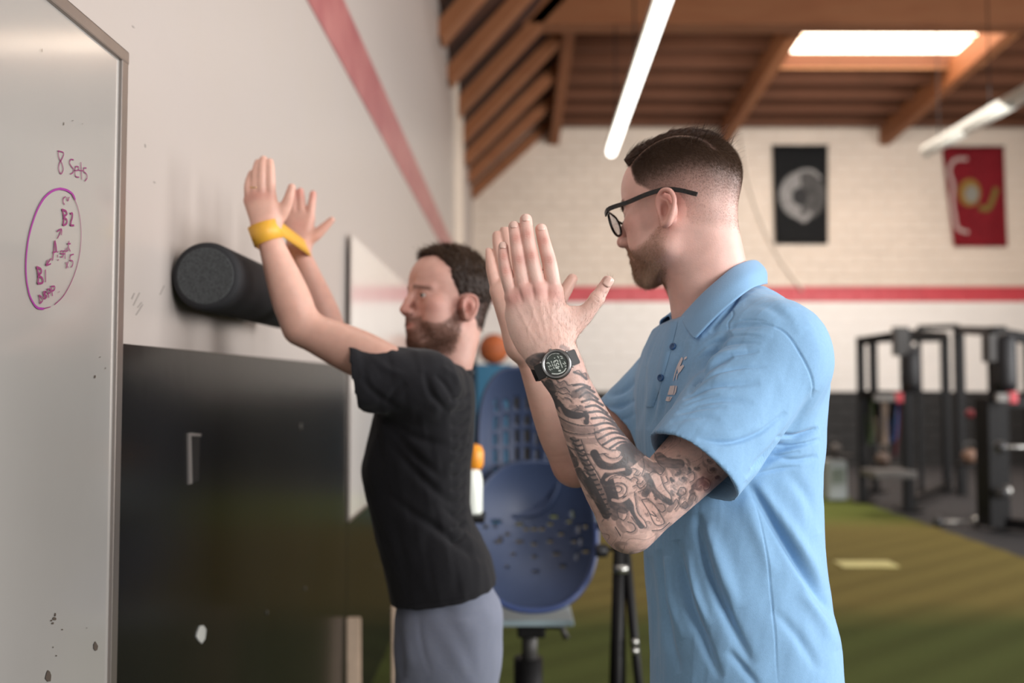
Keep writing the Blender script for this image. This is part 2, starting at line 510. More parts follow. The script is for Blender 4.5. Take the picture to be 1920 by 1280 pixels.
# left wall (painted smooth), wainscot, red stripe
struct('wall_left', box(NB(), (-W - .15, -6, 0), (-W, YB + .1, 8)), M['wall'])
bm = NB()
t = 0.004
q = [(-W + t, 1.9, 2.71), (-W + t, YB, 2.86), (-W + t, YB, 3.12), (-W + t, 1.9, 2.98)]
f = [bm.verts.new(p) for p in q]; g = [bm.verts.new((-W - .01, p[1], p[2])) for p in q]
bm.faces.new(f); bm.faces.new(g[::-1])
for i in range(4): bm.faces.new((f[i], g[i], g[(i + 1) % 4], f[(i + 1) % 4]))
bmesh.ops.recalc_face_normals(bm, faces=bm.faces)
struct('trim_1', bm, M['red_old'])
# black plywood sheets on the lower wall, one part each
wl = bpy.data.objects['wall_left']
edges = [-1.2, 3.70, 6.14, 8.58, 11.02, 13.46, 15.9]
for a, b in zip(edges, edges[1:]):
    bm = box(NB(), (-W, a + .004, 0.0), (-W + .018, b - .004, 1.515), 0.002)
    o = fromb('plywood_panel', bm, M['black_ply'], wl)
# marks on the plywood: chipped patches, vent recess, screw heads
chip = mat('bare_chip', srgb('cfd0cb'), 0.5)
def onwall(px, py, off=0.0):
    """point on the left wall plane (offset towards the room) seen at the pixel"""
    d = RC @ np.array([(px - CX) / FPX, (CY - py) / FPX, -1.0])
    return CAMP + d * ((-W + off) / d[0])
def wallpoly(bm, pts, off, th=0.003):
    f = [bm.verts.new(onwall(x, y, off)) for x, y in pts]
    g = [bm.verts.new(v.co - Vector((th, 0, 0))) for v in f]
    try: bm.faces.new(f); bm.faces.new(g[::-1])
    except ValueError: pass
    for i in range(len(f)): bm.faces.new((f[i], g[i], g[(i + 1) % len(f)], f[(i + 1) % len(f)]))
    bmesh.ops.recalc_face_normals(bm, faces=bm.faces)
    return bm
bm = wallpoly(NB(), [(371, 1186), (376, 1173), (382, 1172), (387, 1180), (385, 1197), (379, 1206), (373, 1200), (370, 1194)], .0205)
fromb('paint_chip', bm, chip, wl)
for x, y, r in ((563, 799, 7), (572, 1103, 4), (500, 1148, 4), (706, 1060, 3)):
    bm = NB(); c = onwall(x, y, .018); tube(bm, c, (c[0] + .003, c[1], c[2]), 0.0055 * r / 4, n=10)
    fromb('screw_head', bm, mat('screw', srgb('5f5c58'), 0.4, metal=.5), wl)
for x0_, y0_, x1_, y1_ in ((250, 572, 262, 548), (255, 590, 268, 570), (247, 560, 252, 549), (300, 552, 308, 535), (258, 576, 266, 566), (272, 270, 273, 276), (248, 48, 252, 52), (288, 340, 291, 343)):
    bm = wallpoly(NB(), [(x0_, y0_), (x0_ + 1.4, y0_ + .6), (x1_ + 1.2, y1_ + .6), (x1_, y1_)], .0012, .001)
    fromb('scuff_mark', bm, bpy.data.materials.get('scuff') or mat('scuff', srgb('8f8883'), .6), wl)
# small recessed outlet slot with a chipped rim
bm = NB()
for seg in ([(354, 812), (359, 811), (361, 906), (355, 908)], [(359, 811), (378, 813), (377, 818), (359, 817)]):
    wallpoly(bm, seg, .022, .004)
fromb('slot_rim', bm, mat('slot_rim', srgb('8c8784'), 0.4, metal=.4), wl)
bm = wallpoly(NB(), [(361, 817), (375, 818), (373, 900), (361, 905)], .0195, .002)
fromb('slot_recess', bm, mat('slot_dark', srgb('141416'), 0.6), wl)

# back wall: painted block courses
wb = struct('wall_back', box(NB(), (-W - .15, YB, 0), (RX + .2, YB + .2, 8)), M['wall_warm'])
def blocks(z0, z1, mm, nm):
    bm = NB(); hh = 0.2; r = random.Random(3)
    k = 0; z = z0
    while z < z1 - 0.02:
        zt = min(z + hh, z1); x = -W + (0.2 if k % 2 else 0.0)
        xs = [-W] if k % 2 else []
        while x < RX: xs.append(x); x += 0.4
        xs.append(RX)
        for a, b in zip(xs, xs[1:]):
            y = YB - 0.012 - r.uniform(0, .003)
            v = [bm.verts.new(p) for p in ((a + .006, y, z + .006), (b - .006, y, z + .006), (b - .006, y, zt - .006), (a + .006, y, zt - .006))]
            u = [bm.verts.new(p) for p in ((a, YB, z), (b, YB, z), (b, YB, zt), (a, YB, zt))]
            bm.faces.new(v)
            for i in range(4): bm.faces.new((u[i], u[(i + 1) % 4], v[(i + 1) % 4], v[i]))
        z = zt; k += 1
    o = fromb(nm, bm, mm, wb); o['kind'] = 'stuff'
blocks(0, 1.27, M['black_block'], 'dark_block_course')
blocks(1.27, 2.86, M['wall_white'], 'white_block_course')
blocks(2.86, 3.13, M['red_paint'], 'red_block_course')
blocks(3.13, 6.1, M['wall_warm'], 'upper_block_course')
# right-hand wall, far out of frame
struct('wall_right', box(NB(), (RX, 7.5, 0), (RX + .2, YB + .2, 8)), M['wall_warm'])
# white pilaster near the far end of the left wall
struct('trim_2', box(NB(), (-W, 10.6, 1.6), (-W + .05, 12.0, 5.2), 0.01), M['wall_warm'])

# ------------------------------------------------------------------ timber roof
ZB, SL = 5.93, 0.097
def zc(y): return ZB + SL * (YB - y)
ceil = struct('ceiling', (lambda bm: (beam(bm, (5.9 + .35, -4, zc(-4) + .28), (5.9 + .35, YB + .1, zc(YB) + .28), 11.9, .06), bm)[1])(NB()), M['wood_deck'])
# cut: skylight opening built as raised bright panel under the deck
bm = NB()
PX = [0.78, 3.80, 6.66, 9.55]
for x in PX:
    bm = beam(NB(), (x, -3, zc(-3) - .10), (x, YB, zc(YB) - .10), .16, .36)
    fromb('purlin', bm, M['wood'], ceil)
y = 15.75; k = 0
while y > 1.0:
    if not (11.9 < y < 13.35):
        spans = [(0.78, RX)]
    else: spans = [(0.78, 3.8), (7.02, RX)]
    for a, b in spans:
        bm = box(NB(), (a, y - .045, zc(y) - .02), (b, y + .045, zc(y) + .25))
        fromb('joist', bm, M['wood_dark'], ceil)
    y -= .58; k += 1
# main transverse girder
for yy in (11.0, 5.0):
    bm = box(NB(), (-W, yy - .16, zc(yy) - .62), (RX, yy + .16, zc(yy) - .02), 0.01)
    fromb('girder', bm, M['wood'], ceil)
# knee rafters from the left wall up to the first purlin, with dark deck above
bm = NB()
yy = 15.85
R_ = 0
while yy > 4:
    bm = beam(NB(), (-W - .02, yy, 4.72), (0.80, yy, 6.10 + SL * (YB - yy) * .5), .14, .26, up=(0, 1, 0))
    fromb('rafter', bm, M['wood'], ceil)
    yy -= 1.22
bm = NB()
for (x0, z0, x1, z1) in ((-W - .05, 4.98, 0.82, 6.42),):
    v = [bm.verts.new(p) for p in ((x0, 2, z0), (x1, 2, z1 + .6), (x1, YB, z1), (x0, YB, z0), (x0, 2, z0 + .05), (x1, 2, z1 + .65), (x1, YB, z1 + .05), (x0, YB, z0 + .05))]
    for f in ((0, 1, 2, 3), (7, 6, 5, 4), (0, 4, 5, 1), (1, 5, 6, 2), (2, 6, 7, 3), (3, 7, 4, 0)): bm.faces.new([v[i] for i in f])
fromb('sloped_deck', bm, M['wood_deck'], ceil)
# skylight
sk = struct('window_1', (lambda bm: (beam(bm, (5.44, 11.6, zc(11.6) + .2), (5.44, 13.40, zc(13.40) + .2), 3.14, .02), bm)[1])(NB()), M['skylight'])
bm = NB()
for x in (3.88, 7.02):
    beam(bm, (x, 11.6, zc(11.6) + .09), (x, 13.42, zc(13.42) + .09), .05, .26)
beam(bm, (3.85, 13.42, zc(13.42) + .09), (7.05, 13.42, zc(13.42) + .09), .05, .26)
fromb('window_frame', bm, mat('skylight_kerb', srgb('c89468'), 0.7), sk)
for yy in (12.3, 12.85):
    bm = beam(NB(), (3.88, yy, zc(yy) + .17), (7.0, yy, zc(yy) + .17), .03, .03)
    fromb('glazing_bar', bm, mat('glazing_bar', srgb('e6c8a6'), 0.7), sk)

# strip lights
def strip(x0, y0, x1, y1, z, m, label, n=3):
    L_ = empty('strip_light', (x0, y0, z), label, 'strip light', 'strip lights hanging under the roof')
    a = Vector((x0, y0, z)); b = Vector((x1, y1, z))
    fromb('light_housing', beam(NB(), a + Vector((0, 0, .07)), b + Vector((0, 0, .07)), .13, .07), M['white_metal'], L_)
    for k in range(n):
        p = a.lerp(b, k / n + .006); q = a.lerp(b, (k + 1) / n - .006)
        fromb('tube', tube(NB(), p, q, .055, n=14), m, L_, True)
    for k in (0.12, .5, .88):
        p = a.lerp(b, k)
        fromb('hanging_chain', tube(NB(), p + Vector((0, 0, .1)), (p.x, p.y, zc(p.y) + .2), .008, n=6), M['black_metal'], L_)
pa = P(1146, 278, 11.5); pb = P(1246, 6, 6.75)
strip(pa[0], pa[1], pb[0], 6.2, (pa[2] + pb[2]) / 2, M['tube'], 'bright lit strip light hanging above the man in blue', 4)
pc = P(1735, 288, 12.0); pd = P(1915, 186, 9.6)
strip(pc[0], pc[1], pd[0], 8.6, (pc[2] + pd[2]) / 2, M['tube_off'], 'dim strip light hanging above the red banner', 3)

# ------------------------------------------------------------------ whiteboards
def whiteboard(y0, y1, z0, z1, label, fr=.022, th=.02, chipc=True):
    x = -W + .018
    wbd = empty('whiteboard', (x, (y0 + y1) / 2, z0), label, 'whiteboard')
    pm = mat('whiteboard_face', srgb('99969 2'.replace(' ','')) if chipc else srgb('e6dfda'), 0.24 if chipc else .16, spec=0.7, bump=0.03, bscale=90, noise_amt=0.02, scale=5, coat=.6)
    fromb('board_panel', box(NB(), (x, y0, z0), (x + th - .005, y1, z1), 0.001), pm, wbd)
    for a, b in (((y1 - fr * .6, z0), (y1 + fr * .6, z1)), ((y0 - fr * .6, z0), (y0 + fr * .6, z1))):
        fromb('frame_rail', box(NB(), (x, a[0], a[1]), (x + th, b[0], b[1]), 0.003), M['alu'], wbd)
    if chipc: fromb('frame_rail', box(NB(), (x, y0 - fr * .6, z1 - fr * .5), (x + th + .001, y1 + fr * .6, z1 + fr * .5), 0.003), M['alu'], wbd)
    fromb('frame_rail', box(NB(), (x, y0 - fr * .6, z0 - fr * .5), (x + th + .001, y1 + fr * .6, z0 + fr * .5), 0.003), M['alu'], wbd)
    return wbd
BY = 1.492
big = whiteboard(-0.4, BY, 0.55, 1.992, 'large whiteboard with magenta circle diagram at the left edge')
small = whiteboard(3.72, 6.3, .885, 2.06, 'pale glossy board on the wall behind the man in black', fr=.012, th=.008, chipc=False)
# handwriting
TH = .0345
def board_pt(px, py, off=TH): return onwall(px, py, off)
ink = [mat('marker_ink', srgb('7e2c60'), 0.5), mat('marker_ink_bright', srgb('8c2c82'), 0.5)]
zs = 979 / 260.0
def Z(x, y): return (x / zs, 260 + y / zs)
strokes = [
 # 8 Sets
 ([(410, 85), (450, 100), (440, 140), (420, 175), (418, 225), (432, 248), (446, 225), (440, 180), (418, 135), (410, 90)], 1.0, 0, 'digit_8'),
 ([(522, 150), (505, 145), (492, 165), (505, 195), (520, 215), (515, 240), (498, 250)], 1.0, 0, 'letter_s'),
 ([(530, 225), (552, 222), (556, 200), (540, 195), (530, 230), (540, 268), (560, 272)], 1.0, 0, 'letter_e'),
 ([(572, 165), (578, 290)], 1.0, 0, 'letter_t'), ([(556, 222), (592, 226)], .8, 0, 'letter_t'),
 ([(612, 208), (598, 205), (592, 228), (612, 250), (616, 275), (600, 300)], 1.0, 0, 'letter_s'),
 # circle
 ([(430, 352), (385, 362), (330, 400), (275, 480), (235, 580), (205, 690), (188, 810), (184, 930), (195, 1040), (225, 1140), (270, 1195), (310, 1200)], 1.9, 1, 'circle_stroke'),
 ([(425, 352), (470, 362), (520, 400), (532, 432)], 2.0, 1, 'circle_stroke'),
 ([(505, 385), (545, 470), (568, 580), (573, 700), (562, 820), (535, 930), (490, 1040), (440, 1120), (385, 1172)], .8, 0, 'circle_stroke'),
 ([(358, 1186), (335, 1193), (310, 1198)], .8, 0, 'circle_stroke'),
 # CU
 ([(465, 408), (450, 420), (448, 450), (458, 465)], 1.0, 0, 'letter_c'), ([(472, 412), (480, 438), (490, 410)], 1.0, 0, 'letter_u'),
 # B2
 ([(442, 500), (452, 560), (446, 612)], 2.0, 0, 'letter_b'), ([(438, 498), (470, 515), (474, 530), (452, 550), (474, 575), (470, 600), (448, 612)], 1.7, 0, 'letter_b'),
 ([(498, 530), (510, 525), (512, 550), (502, 590), (500, 608), (524, 612)], 1.8, 0, 'digit_2'),
 # arrow up
 ([(406, 705), (422, 672), (434, 640)], 1.0, 0, 'arrow'), ([(403, 655), (434, 638), (435, 680)], 1.2, 0, 'arrow'),
 # A : squat
 ([(372, 860), (382, 780), (388, 718)], 1.3, 0, 'letter_a'), ([(388, 718), (396, 760), (400, 800)], 2.0, 0, 'letter_a'), ([(374, 805), (400, 795)], 1.2, 0, 'letter_a'),
 ([(409, 795), (411, 802)], 1.6, 0, 'colon'), ([(408, 818), (409, 838)], 1.0, 0, 'colon'), ([(412, 850), (413, 860)], 1.4, 0, 'colon'),
 ([(440, 790), (430, 795), (434, 812), (444, 812), (440, 835), (430, 832)], 1.0, 0, 'letter_s'),
 ([(460, 790), (450, 792), (450, 812), (462, 812)], 1.0, 0, 'letter_q'), ([(460, 785), (461, 850)], 1.0, 0, 'letter_q'),
 ([(468, 770), (470, 795), (478, 790), (480, 765)], 1.0, 0, 'letter_u'), ([(488, 720), (486, 770), (498, 795)], 1.1, 0, 'letter_t'), ([(478, 742), (500, 740)], 1.2, 0, 'letter_t'),
 # x5
 ([(465, 870), (482, 912)], 1.0, 0, 'letter_x'), ([(484, 865), (468, 915)], 1.0, 0, 'letter_x'),
 ([(522, 815), (504, 820), (498, 858), (512, 862), (514, 890), (504, 908)], 1.1, 0, 'digit_5'),
 # arrow down-left
 ([(364, 843), (345, 870), (330, 890)], 1.0, 0, 'arrow'), ([(338, 855), (328, 893), (360, 882)], 1.2, 0, 'arrow'), ([(355, 850), (342, 875)], .8, 0, 'arrow'),
 # B1
 ([(262, 905), (272, 960), (268, 1022)], 2.0, 0, 'letter_b'), ([(258, 903), (292, 925), (292, 945), (272, 960), (300, 985), (302, 1015), (268, 1022)], 1.8, 0, 'letter_b'),
 ([(322, 922), (323, 1012)], 1.2, 0, 'digit_1'),
 # DBPP.
 ([(278, 1105), (285, 1162)], 1.3, 0, 'letter_d'), ([(274, 1102), (296, 1118), (302, 1140), (284, 1164)], 1.2, 0, 'letter_d'),
 ([(308, 1080), (316, 1132)], 1.5, 0, 'letter_b'), ([(308, 1080), (326, 1080), (316, 1100), (330, 1110), (318, 1132)], 1.3, 0, 'letter_b'),
 ([(336, 1062), (346, 1122)], 1.3, 0, 'letter_p'), ([(336, 1062), (356, 1062), (354, 1085), (342, 1092)], 1.3, 0, 'letter_p'),
 ([(362, 1045), (372, 1110)], 1.3, 0, 'letter_p'), ([(362, 1043), (386, 1042), (384, 1066), (368, 1076)], 1.3, 0, 'letter_p'),
 ([(417, 1078), (420, 1082)], 1.4, 0, 'full_stop'),
]
bmi = [NB(), NB()]
for si_, (pts, wd, ci, nm) in enumerate(strokes):
    p3 = [Vector(board_pt(*Z(*p), TH + 2e-5 * si_)) for p in spline(pts, 5)]
    hw = 0.00085 * wd
    bm = bmi[ci]; L_, R2 = [], []
    for i, p in enumerate(p3):
        d = (p3[min(i + 1, len(p3) - 1)] - p3[max(i - 1, 0)]).normalized()
        s = Vector((1, 0, 0)).cross(d).normalized() * hw
        L_.append(bm.verts.new(p + s)); R2.append(bm.verts.new(p - s))
    for i in range(len(p3) - 1): bm.faces.new((L_[i], L_[i + 1], R2[i + 1], R2[i]))
for bm, m_ in zip(bmi, ink):
    bmesh.ops.recalc_face_normals(bm, faces=bm.faces)
    fromb('marker_writing', bm, m_, big)
# chips and nicks
bm = NB(); r = random.Random(5)
def chipb(px, py, w_, h_):
    n = 7; pts = []
    for k in range(n):
        a = 2 * math.pi * k / n; q = r.uniform(.55, 1)
        pts.append((px + math.cos(a) * w_ * q, py + math.sin(a) * h_ * q))
    vs_ = [bm.verts.new(board_pt(*p)) for p in pts]; bm.faces.new(vs_)
for a in ((180, 1211, 5, 10), (91, 1266, 7, 14), (102, 1160, 5, 4), (99, 1168, 3, 3), (104, 1152, 2, 4), (97, 1163, 2, 2), (117, 1180, 2, 2), (106, 1229, 1.5, 2), (163, 1177, 1, 1.5), (178, 706, 2, 4), (188, 669, 1, 1.5), (198, 690, 1, 2), (120, 232, 1, 4), (79, 95, .8, 5), (137, 226, 2, .8), (155, 232, 1, .8), (100, 1213, 1, 2)): chipb(*a)
bmesh.ops.recalc_face_normals(bm, faces=bm.faces)
fromb('board_chip', bm, mat('chip_dark', srgb('4a4038'), 0.7), big)['kind'] = 'stuff'
# pale planks behind the man in black
for a, b, w_, lab in ((663, 1157, .035, 'narrow pale wooden lath leaning on the black wall panels'), (737, 1135, .03, 'pale wooden lath half hidden behind grey sweatpants')):
    p = onwall(a, b, .05)
    if a > 700: p = P(a + 10, b, 3.0)
    bm = beam(NB(), (p[0] + .005, p[1], 0.012), (p[0], p[1], p[2]), w_ * 1.6, .02, up=(0, 1, 0))
    bmesh.ops.bevel(bm, geom=list(bm.edges), offset=.004, segments=2, affect='EDGES')
    tag(fromb('wooden_lath', bm, mat('pale_wood', srgb('b8a28e'), 0.6, noise_amt=.1, scale=20)), lab, 'lath')

# ------------------------------------------------------------------ banners
def banner(px0, px1, py0, py1, m, label, sk=(0, 0)):
    Y = YB - .06
    a = P(px0, py0, Y); b = P(px1, py0, Y); c = P(px1 + sk[1], py1, Y); d = P(px0 + sk[0], py1, Y)
    g = 14; bm = NB(); G = []
    for j in range(g + 1):
        row = []
        for i in range(g + 1):
            u, v = i / g, j / g
            p = (a * (1 - u) + b * u) * (1 - v) + (d * (1 - u) + c * u) * v
            row.append(bm.verts.new((p[0], p[1] - .015 * math.sin(u * 9 + v * 2), p[2])))
        G.append(row)
    for j in range(g):
        for i in range(g): bm.faces.new((G[j][i], G[j][i + 1], G[j + 1][i + 1], G[j + 1][i]))
    r_ = bmesh.ops.solidify(bm, geom=list(bm.faces), thickness=.006)
    bn = empty('banner', tuple((a + b) / 2), label, 'banner')
    fromb('cloth', bm, m, bn, True)
    fromb('hanging_rod', tube(NB(), a + np.array([-.02, -.01, .01]), b + np.array([.02, -.01, .01]), .012, n=8), M['black_metal'], bn)
    return bn
def disc_part(bn, name, px, py, rx, ry, m, a0=0, a1=360, inner=0.0, off=.085):
    bm = NB(); n = 28; A, B = [], []
    for k in range(n + 1):
        t = math.radians(a0 + (a1 - a0) * k / n)
        A.append(bm.verts.new(P(px + rx * math.cos(t), py - ry * math.sin(t), YB - off)))
        B.append(bm.verts.new(P(px + rx * inner * math.cos(t), py - ry * inner * math.sin(t), YB - off)))
    for k in range(n): bm.faces.new((A[k], A[k + 1], B[k + 1], B[k]))
    bmesh.ops.remove_doubles(bm, verts=bm.verts, dist=1e-5)
    bmesh.ops.recalc_face_normals(bm, faces=bm.faces)
    return fromb(name, bm, m, bn)
def ribbon_part(bn, name, pts, wd, m, off=.088):
    pts = spline(pts, 5); bm = NB(); A, B = [], []
    for i, p in enumerate(pts):
        d = pts[min(i + 1, len(pts) - 1)] - pts[max(i - 1, 0)]; d /= np.linalg.norm(d) + 1e-9
        n_ = np.array([-d[1], d[0]]) * wd / 2
        A.append(bm.verts.new(P(*(p + n_), YB - off))); B.append(bm.verts.new(P(*(p - n_), YB - off)))
    for i in range(len(pts) - 1): bm.faces.new((A[i], A[i + 1], B[i + 1], B[i]))
    bmesh.ops.recalc_face_normals(bm, faces=bm.faces)
    return fromb(name, bm, m, bn)
black = banner(1448, 1552, 274, 457, mat('black_banner', srgb('1f2022'), 0.8), 'black banner with a pale grey round emblem on back wall', (5, 1))
gr1 = mat('emblem_pale', srgb('8a8887'), .8, noise_amt=.25, scale=9); gr2 = mat('emblem_grey', srgb('565453'), .8, c2=srgb('323232'), scale=6)
disc_part(black, 'emblem', 1505, 366, 44, 47, gr2)
disc_part(black, 'emblem', 1503, 366, 42, 44, gr1, 95, 268, .35, .089)
disc_part(black, 'emblem', 1500, 368, 15, 17, mat('emblem_black', srgb('2b2b2c'), .8), off=.092)
ribbon_part(black, 'emblem', [(1482, 338), (1500, 322), (1522, 320), (1540, 334)], 6, gr1, .092)
ribbon_part(black, 'emblem', [(1492, 402), (1508, 412), (1520, 398)], 10, gr1, .092)
red = banner(1766, 1882, 276, 462, mat('red_banner', srgb('a3202e'), 0.8, noise_amt=.1, scale=3), 'red banner with gold emblem and white scroll on back wall', (22, 8))
disc_part(red, 'emblem', 1818, 361, 21, 26, mat('gold_print', srgb('8a682c'), .8), inner=.45)
disc_part(red, 'emblem', 1822, 364, 13, 16, mat('globe_print', srgb('86837a'), .8), off=.092)
ribbon_part(red, 'emblem', [(1836, 388), (1850, 392), (1862, 372), (1868, 352)], 10, mat('gold_print2', srgb('77642c'), .8), .092)
ribbon_part(red, 'scroll', [(1814, 298), (1790, 300), (1780, 318), (1787, 345), (1786, 375), (1790, 405), (1796, 428), (1816, 436)], 6.5, mat('scroll_print', srgb('b7a09a'), .8))
bm = NB(); path(bm, [P(x, y, YB - .05) for x, y in spline([(1388, 255), (1400, 330), (1425, 410), (1462, 485), (1505, 545)], 5)], .018, 6)
tag(fromb('wall_cable', bm, mat('pale_cable', srgb('e3d8cb'), .6), None, True), 'pale cable hanging in a curve down the back wall', 'cable')
# ------------------------------------------------------------------ people: shared parts
M['skin'] = mat('skin', (0.6, 0.4, 0.33), 0.46, attr='Col', noise_amt=0.05, scale=55, bump=0.16, bscale=500, spec=0.35, sss=0.12)
def head_field(F, T, S_=1.0):
    """head in its own frame: x forward, y left, z up, origin between the ears. T maps local -> world (4x4)"""
    R = np.array(T)[:3, :3]; t = np.array(T)[:3, 3]
    p = lambda *v: R @ (np.array(v, float) * S_) + t
    E = lambda c, r, kk=0.012, op='u': F.ell(p(*c), np.array(r) * S_, R, kk, op)
    C = lambda a, b, ra, rb, kk=0.01, op='u', **kw: F.cone(p(*a), p(*b), ra * S_, rb * S_, kk, op, **kw)
    E((-.010, 0, .048), (.098, .075, .086))                 # cranium
    E((-.046, 0, .042), (.064, .066, .064), .02)            # occiput
    E((.036, 0, .050), (.058, .060, .060), .02)             # forehead
    E((.030, 0, -.012), (.058, .060, .075), .02)            # face mass
    for s in (-1, 1):
        C((-.004, s * .050, -.040), (.012, s * .048, -.066), .018, .016, .02)      # ramus
        C((.012, s * .048, -.066), (.074, s * .014, -.092), .016, .017, .022)      # jaw line
        E((.060, s * .043, -.008), (.027, s * .022, .020), .014)                  # cheekbone
        E((.050, s * .042, -.045), (.035, s * .022, .034), .02)                   # cheek
        C((.070, s * .043, .030), (.089, s * .014, .031), .009, .0095, .012)       # brow
    E((.078, 0, -.092), (.016, .020, .017), .016)           # chin
    E((.070, 0, -.058), (.033, .032, .034), .016)           # muzzle
    for s in (-1, 1):
        E((.098, s * .031, .010), (.018, .0165, .0125), .014, 's')                # eye socket
        E((.077, s * .031, .011), (.0138, .0155, .0135), .006)                    # lids over the ball
        E((.088, s * .031, .0105), (.010, .0125, .0038), .002, 's')               # slit
    C((.090, 0, .026), (.104, 0, .000), .0075, .0075, .012)                        # nose bridge
    C((.104, 0, .000), (.115, 0, -.022), .0075, .0105, .008)
    for s in (-1, 1):
        E((.103, s * .0115, -.027), (.0115, .0075, .0085), .006)
        E((.109, s * .0065, -.0345), (.0055, .0034, .004), .002, 's')
    C((.102, 0, -.035), (.099, 0, -.046), .006, .006, .01)
    C((.099, .004, -.051), (.086, .021, -.057), .0055, .003, .004); C((.099, -.004, -.051), (.086, -.021, -.057), .0055, .003, .004)
    C((.097, .006, -.064), (.086, .019, -.061), .0065, .003, .004); C((.097, -.006, -.064), (.086, -.019, -.061), .0065, .003, .004)
    for s in (-1, 1): C((.106, 0, -.0572), (.090, s * .022, -.0592), .0018, .0012, .0015, 's')
    # ears
    for s in (-1, 1):
        y = s * .0735
        dz = -.016
        A = lambda x, z, o=0.0: (-.008 + (x + .008) * .90, y + s * (.004 + o), z * .93 + dz)
        rim = [(.004, -.012), (.007, .004), (.008, .016), (.002, .028), (-.011, .034), (-.023, .029), (-.029, .015), (-.026, -.002), (-.018, -.017), (-.008, -.026), (.001, -.026), (.004, -.016)]
        pts = [p(*A(x, z, .011 * min(1, max(0, (.012 - x) / .028)))) for x, z in rim]
        F.chain(pts, [.0036, .0034, .0034, .0036, .0038, .004, .004, .004, .0044, .0056, .0054, .0042], .006)
        E(A(-.009, .003, -.001), (.0165, .0065, .0255), .008)                        # shell
        E(A(-.004, .000, .0105), (.0088, .0125, .0125), .003, 's')                    # concha
        F.chain([p(*A(-.004, .020, .005)), p(*A(-.015, .012, .008)), p(*A(-.016, -.004, .007)), p(*A(-.008, -.015, .004))], [.0022, .0026, .0026, .0028], .004)
        E(A(.006, -.002, .0015), (.0035, .0035, .006), .003)                       # tragus
    return p

def eyes(T, parent, iris, S_=1.0):
    R = np.array(T)[:3, :3]; t = np.array(T)[:3, 3]
    me = mat('eye_white_' + iris, srgb('d8cdc6'), .2, attr='Col')
    for s in (-1, 1):
        bm = NB(); bmesh.ops.create_uvsphere(bm, u_segments=32, v_segments=24, radius=.0122 * S_)
        c = np.array((.0772, s * .031, .011)) * S_
        V = np.array([v.co for v in bm.verts]);
        for v in bm.verts: v.co = Vector(R @ (np.array(v.co) + c) + t)
        o = fromb('eye', bm, me, parent, True)
        d = np.arccos(np.clip(V[:, 0] / (.0122 * S_), -1, 1))
        C = np.tile(srgb('cfc4bd'), (len(V), 1)); C[d < .48] = srgb(iris); C[d < .2] = srgb('0c0a0a')
        colour(o, C)

def hair_mesh(name, P0, D, L, wd, matr, parent, col=None, curl=0.25, seg=3, seed=1, bias=None):
    """strands: roots P0, unit directions D, lengths L; thin three-sided blades in one mesh"""
    r = np.random.RandomState(seed); n = len(P0)
    side = np.cross(D, r.normal(size=(n, 3))); side /= np.linalg.norm(side, axis=1)[:, None] + 1e-9
    bend = r.normal(size=(n, 3)) * curl + (0 if bias is None else bias)
    wdv = np.broadcast_to(wd, (n,))
    rows = []
    for i in range(seg + 1):
        u = i / seg
        c = P0 + D * (L * u)[:, None] + bend * (L * u * u)[:, None]
        w_ = wdv * (1 - 0.75 * u)
        rows.append(c + side * w_[:, None]); rows.append(c - side * w_[:, None])
    V = np.stack(rows, 1).reshape(-1, 3); m = 2 * (seg + 1)
    base = (np.arange(n) * m)[:, None]
    Fq = np.concatenate([base + np.array([[2 * i, 2 * i + 1, 2 * i + 3, 2 * i + 2]]) for i in range(seg)])
    o = meshnp(name, V, Fq, matr, parent)
    if col is not None: colour(o, np.repeat(col, m, 0))
    return o

def sample_tri(V, Q, wgt, n, seed=0):
    """random surface points weighted by per-vertex density; returns points, bary index data"""
    T = np.concatenate([Q[:, [0, 1, 2]], Q[:, [0, 2, 3]]])
    a, b, c = V[T[:, 0]], V[T[:, 1]], V[T[:, 2]]
    A = np.linalg.norm(np.cross(b - a, c - a), axis=1) * wgt[T].mean(1)
    r = np.random.RandomState(seed)
    i = r.choice(len(T), n, p=A / A.sum())
    u, v = r.rand(n), r.rand(n); f = u + v > 1; u[f] = 1 - u[f]; v[f] = 1 - v[f]
    B = np.stack([1 - u - v, u, v], 1)
    return T[i], B
def bary(X, T, B): return (X[T] * B[..., None]).sum(1) if X.ndim == 2 else (X[T] * B).sum(1)

def rot(fwd, up):
    """columns forward, left, up"""
    f = np.array(fwd, float); f /= np.linalg.norm(f)
    u = np.array(up, float); u -= f * (u @ f); u /= np.linalg.norm(u)
    return np.stack([f, np.cross(u, f), u], 1)
def T4(R, t, s=1.0):
    T = np.eye(4); T[:3, :3] = R * s; T[:3, 3] = t; return T
def euler_head(yaw, pitch, roll):
    """yaw 0 looks along -x, positive turns towards the camera side (-y); pitch>0 looks down"""
    f = np.array([-math.cos(yaw) * math.cos(pitch), -math.sin(yaw) * math.cos(pitch), -math.sin(pitch)])
    R = rot(f, (0, 0, 1))
    c, s = math.cos(roll), math.sin(roll)
    return R @ np.array([[1, 0, 0], [0, c, -s], [0, s, c]])

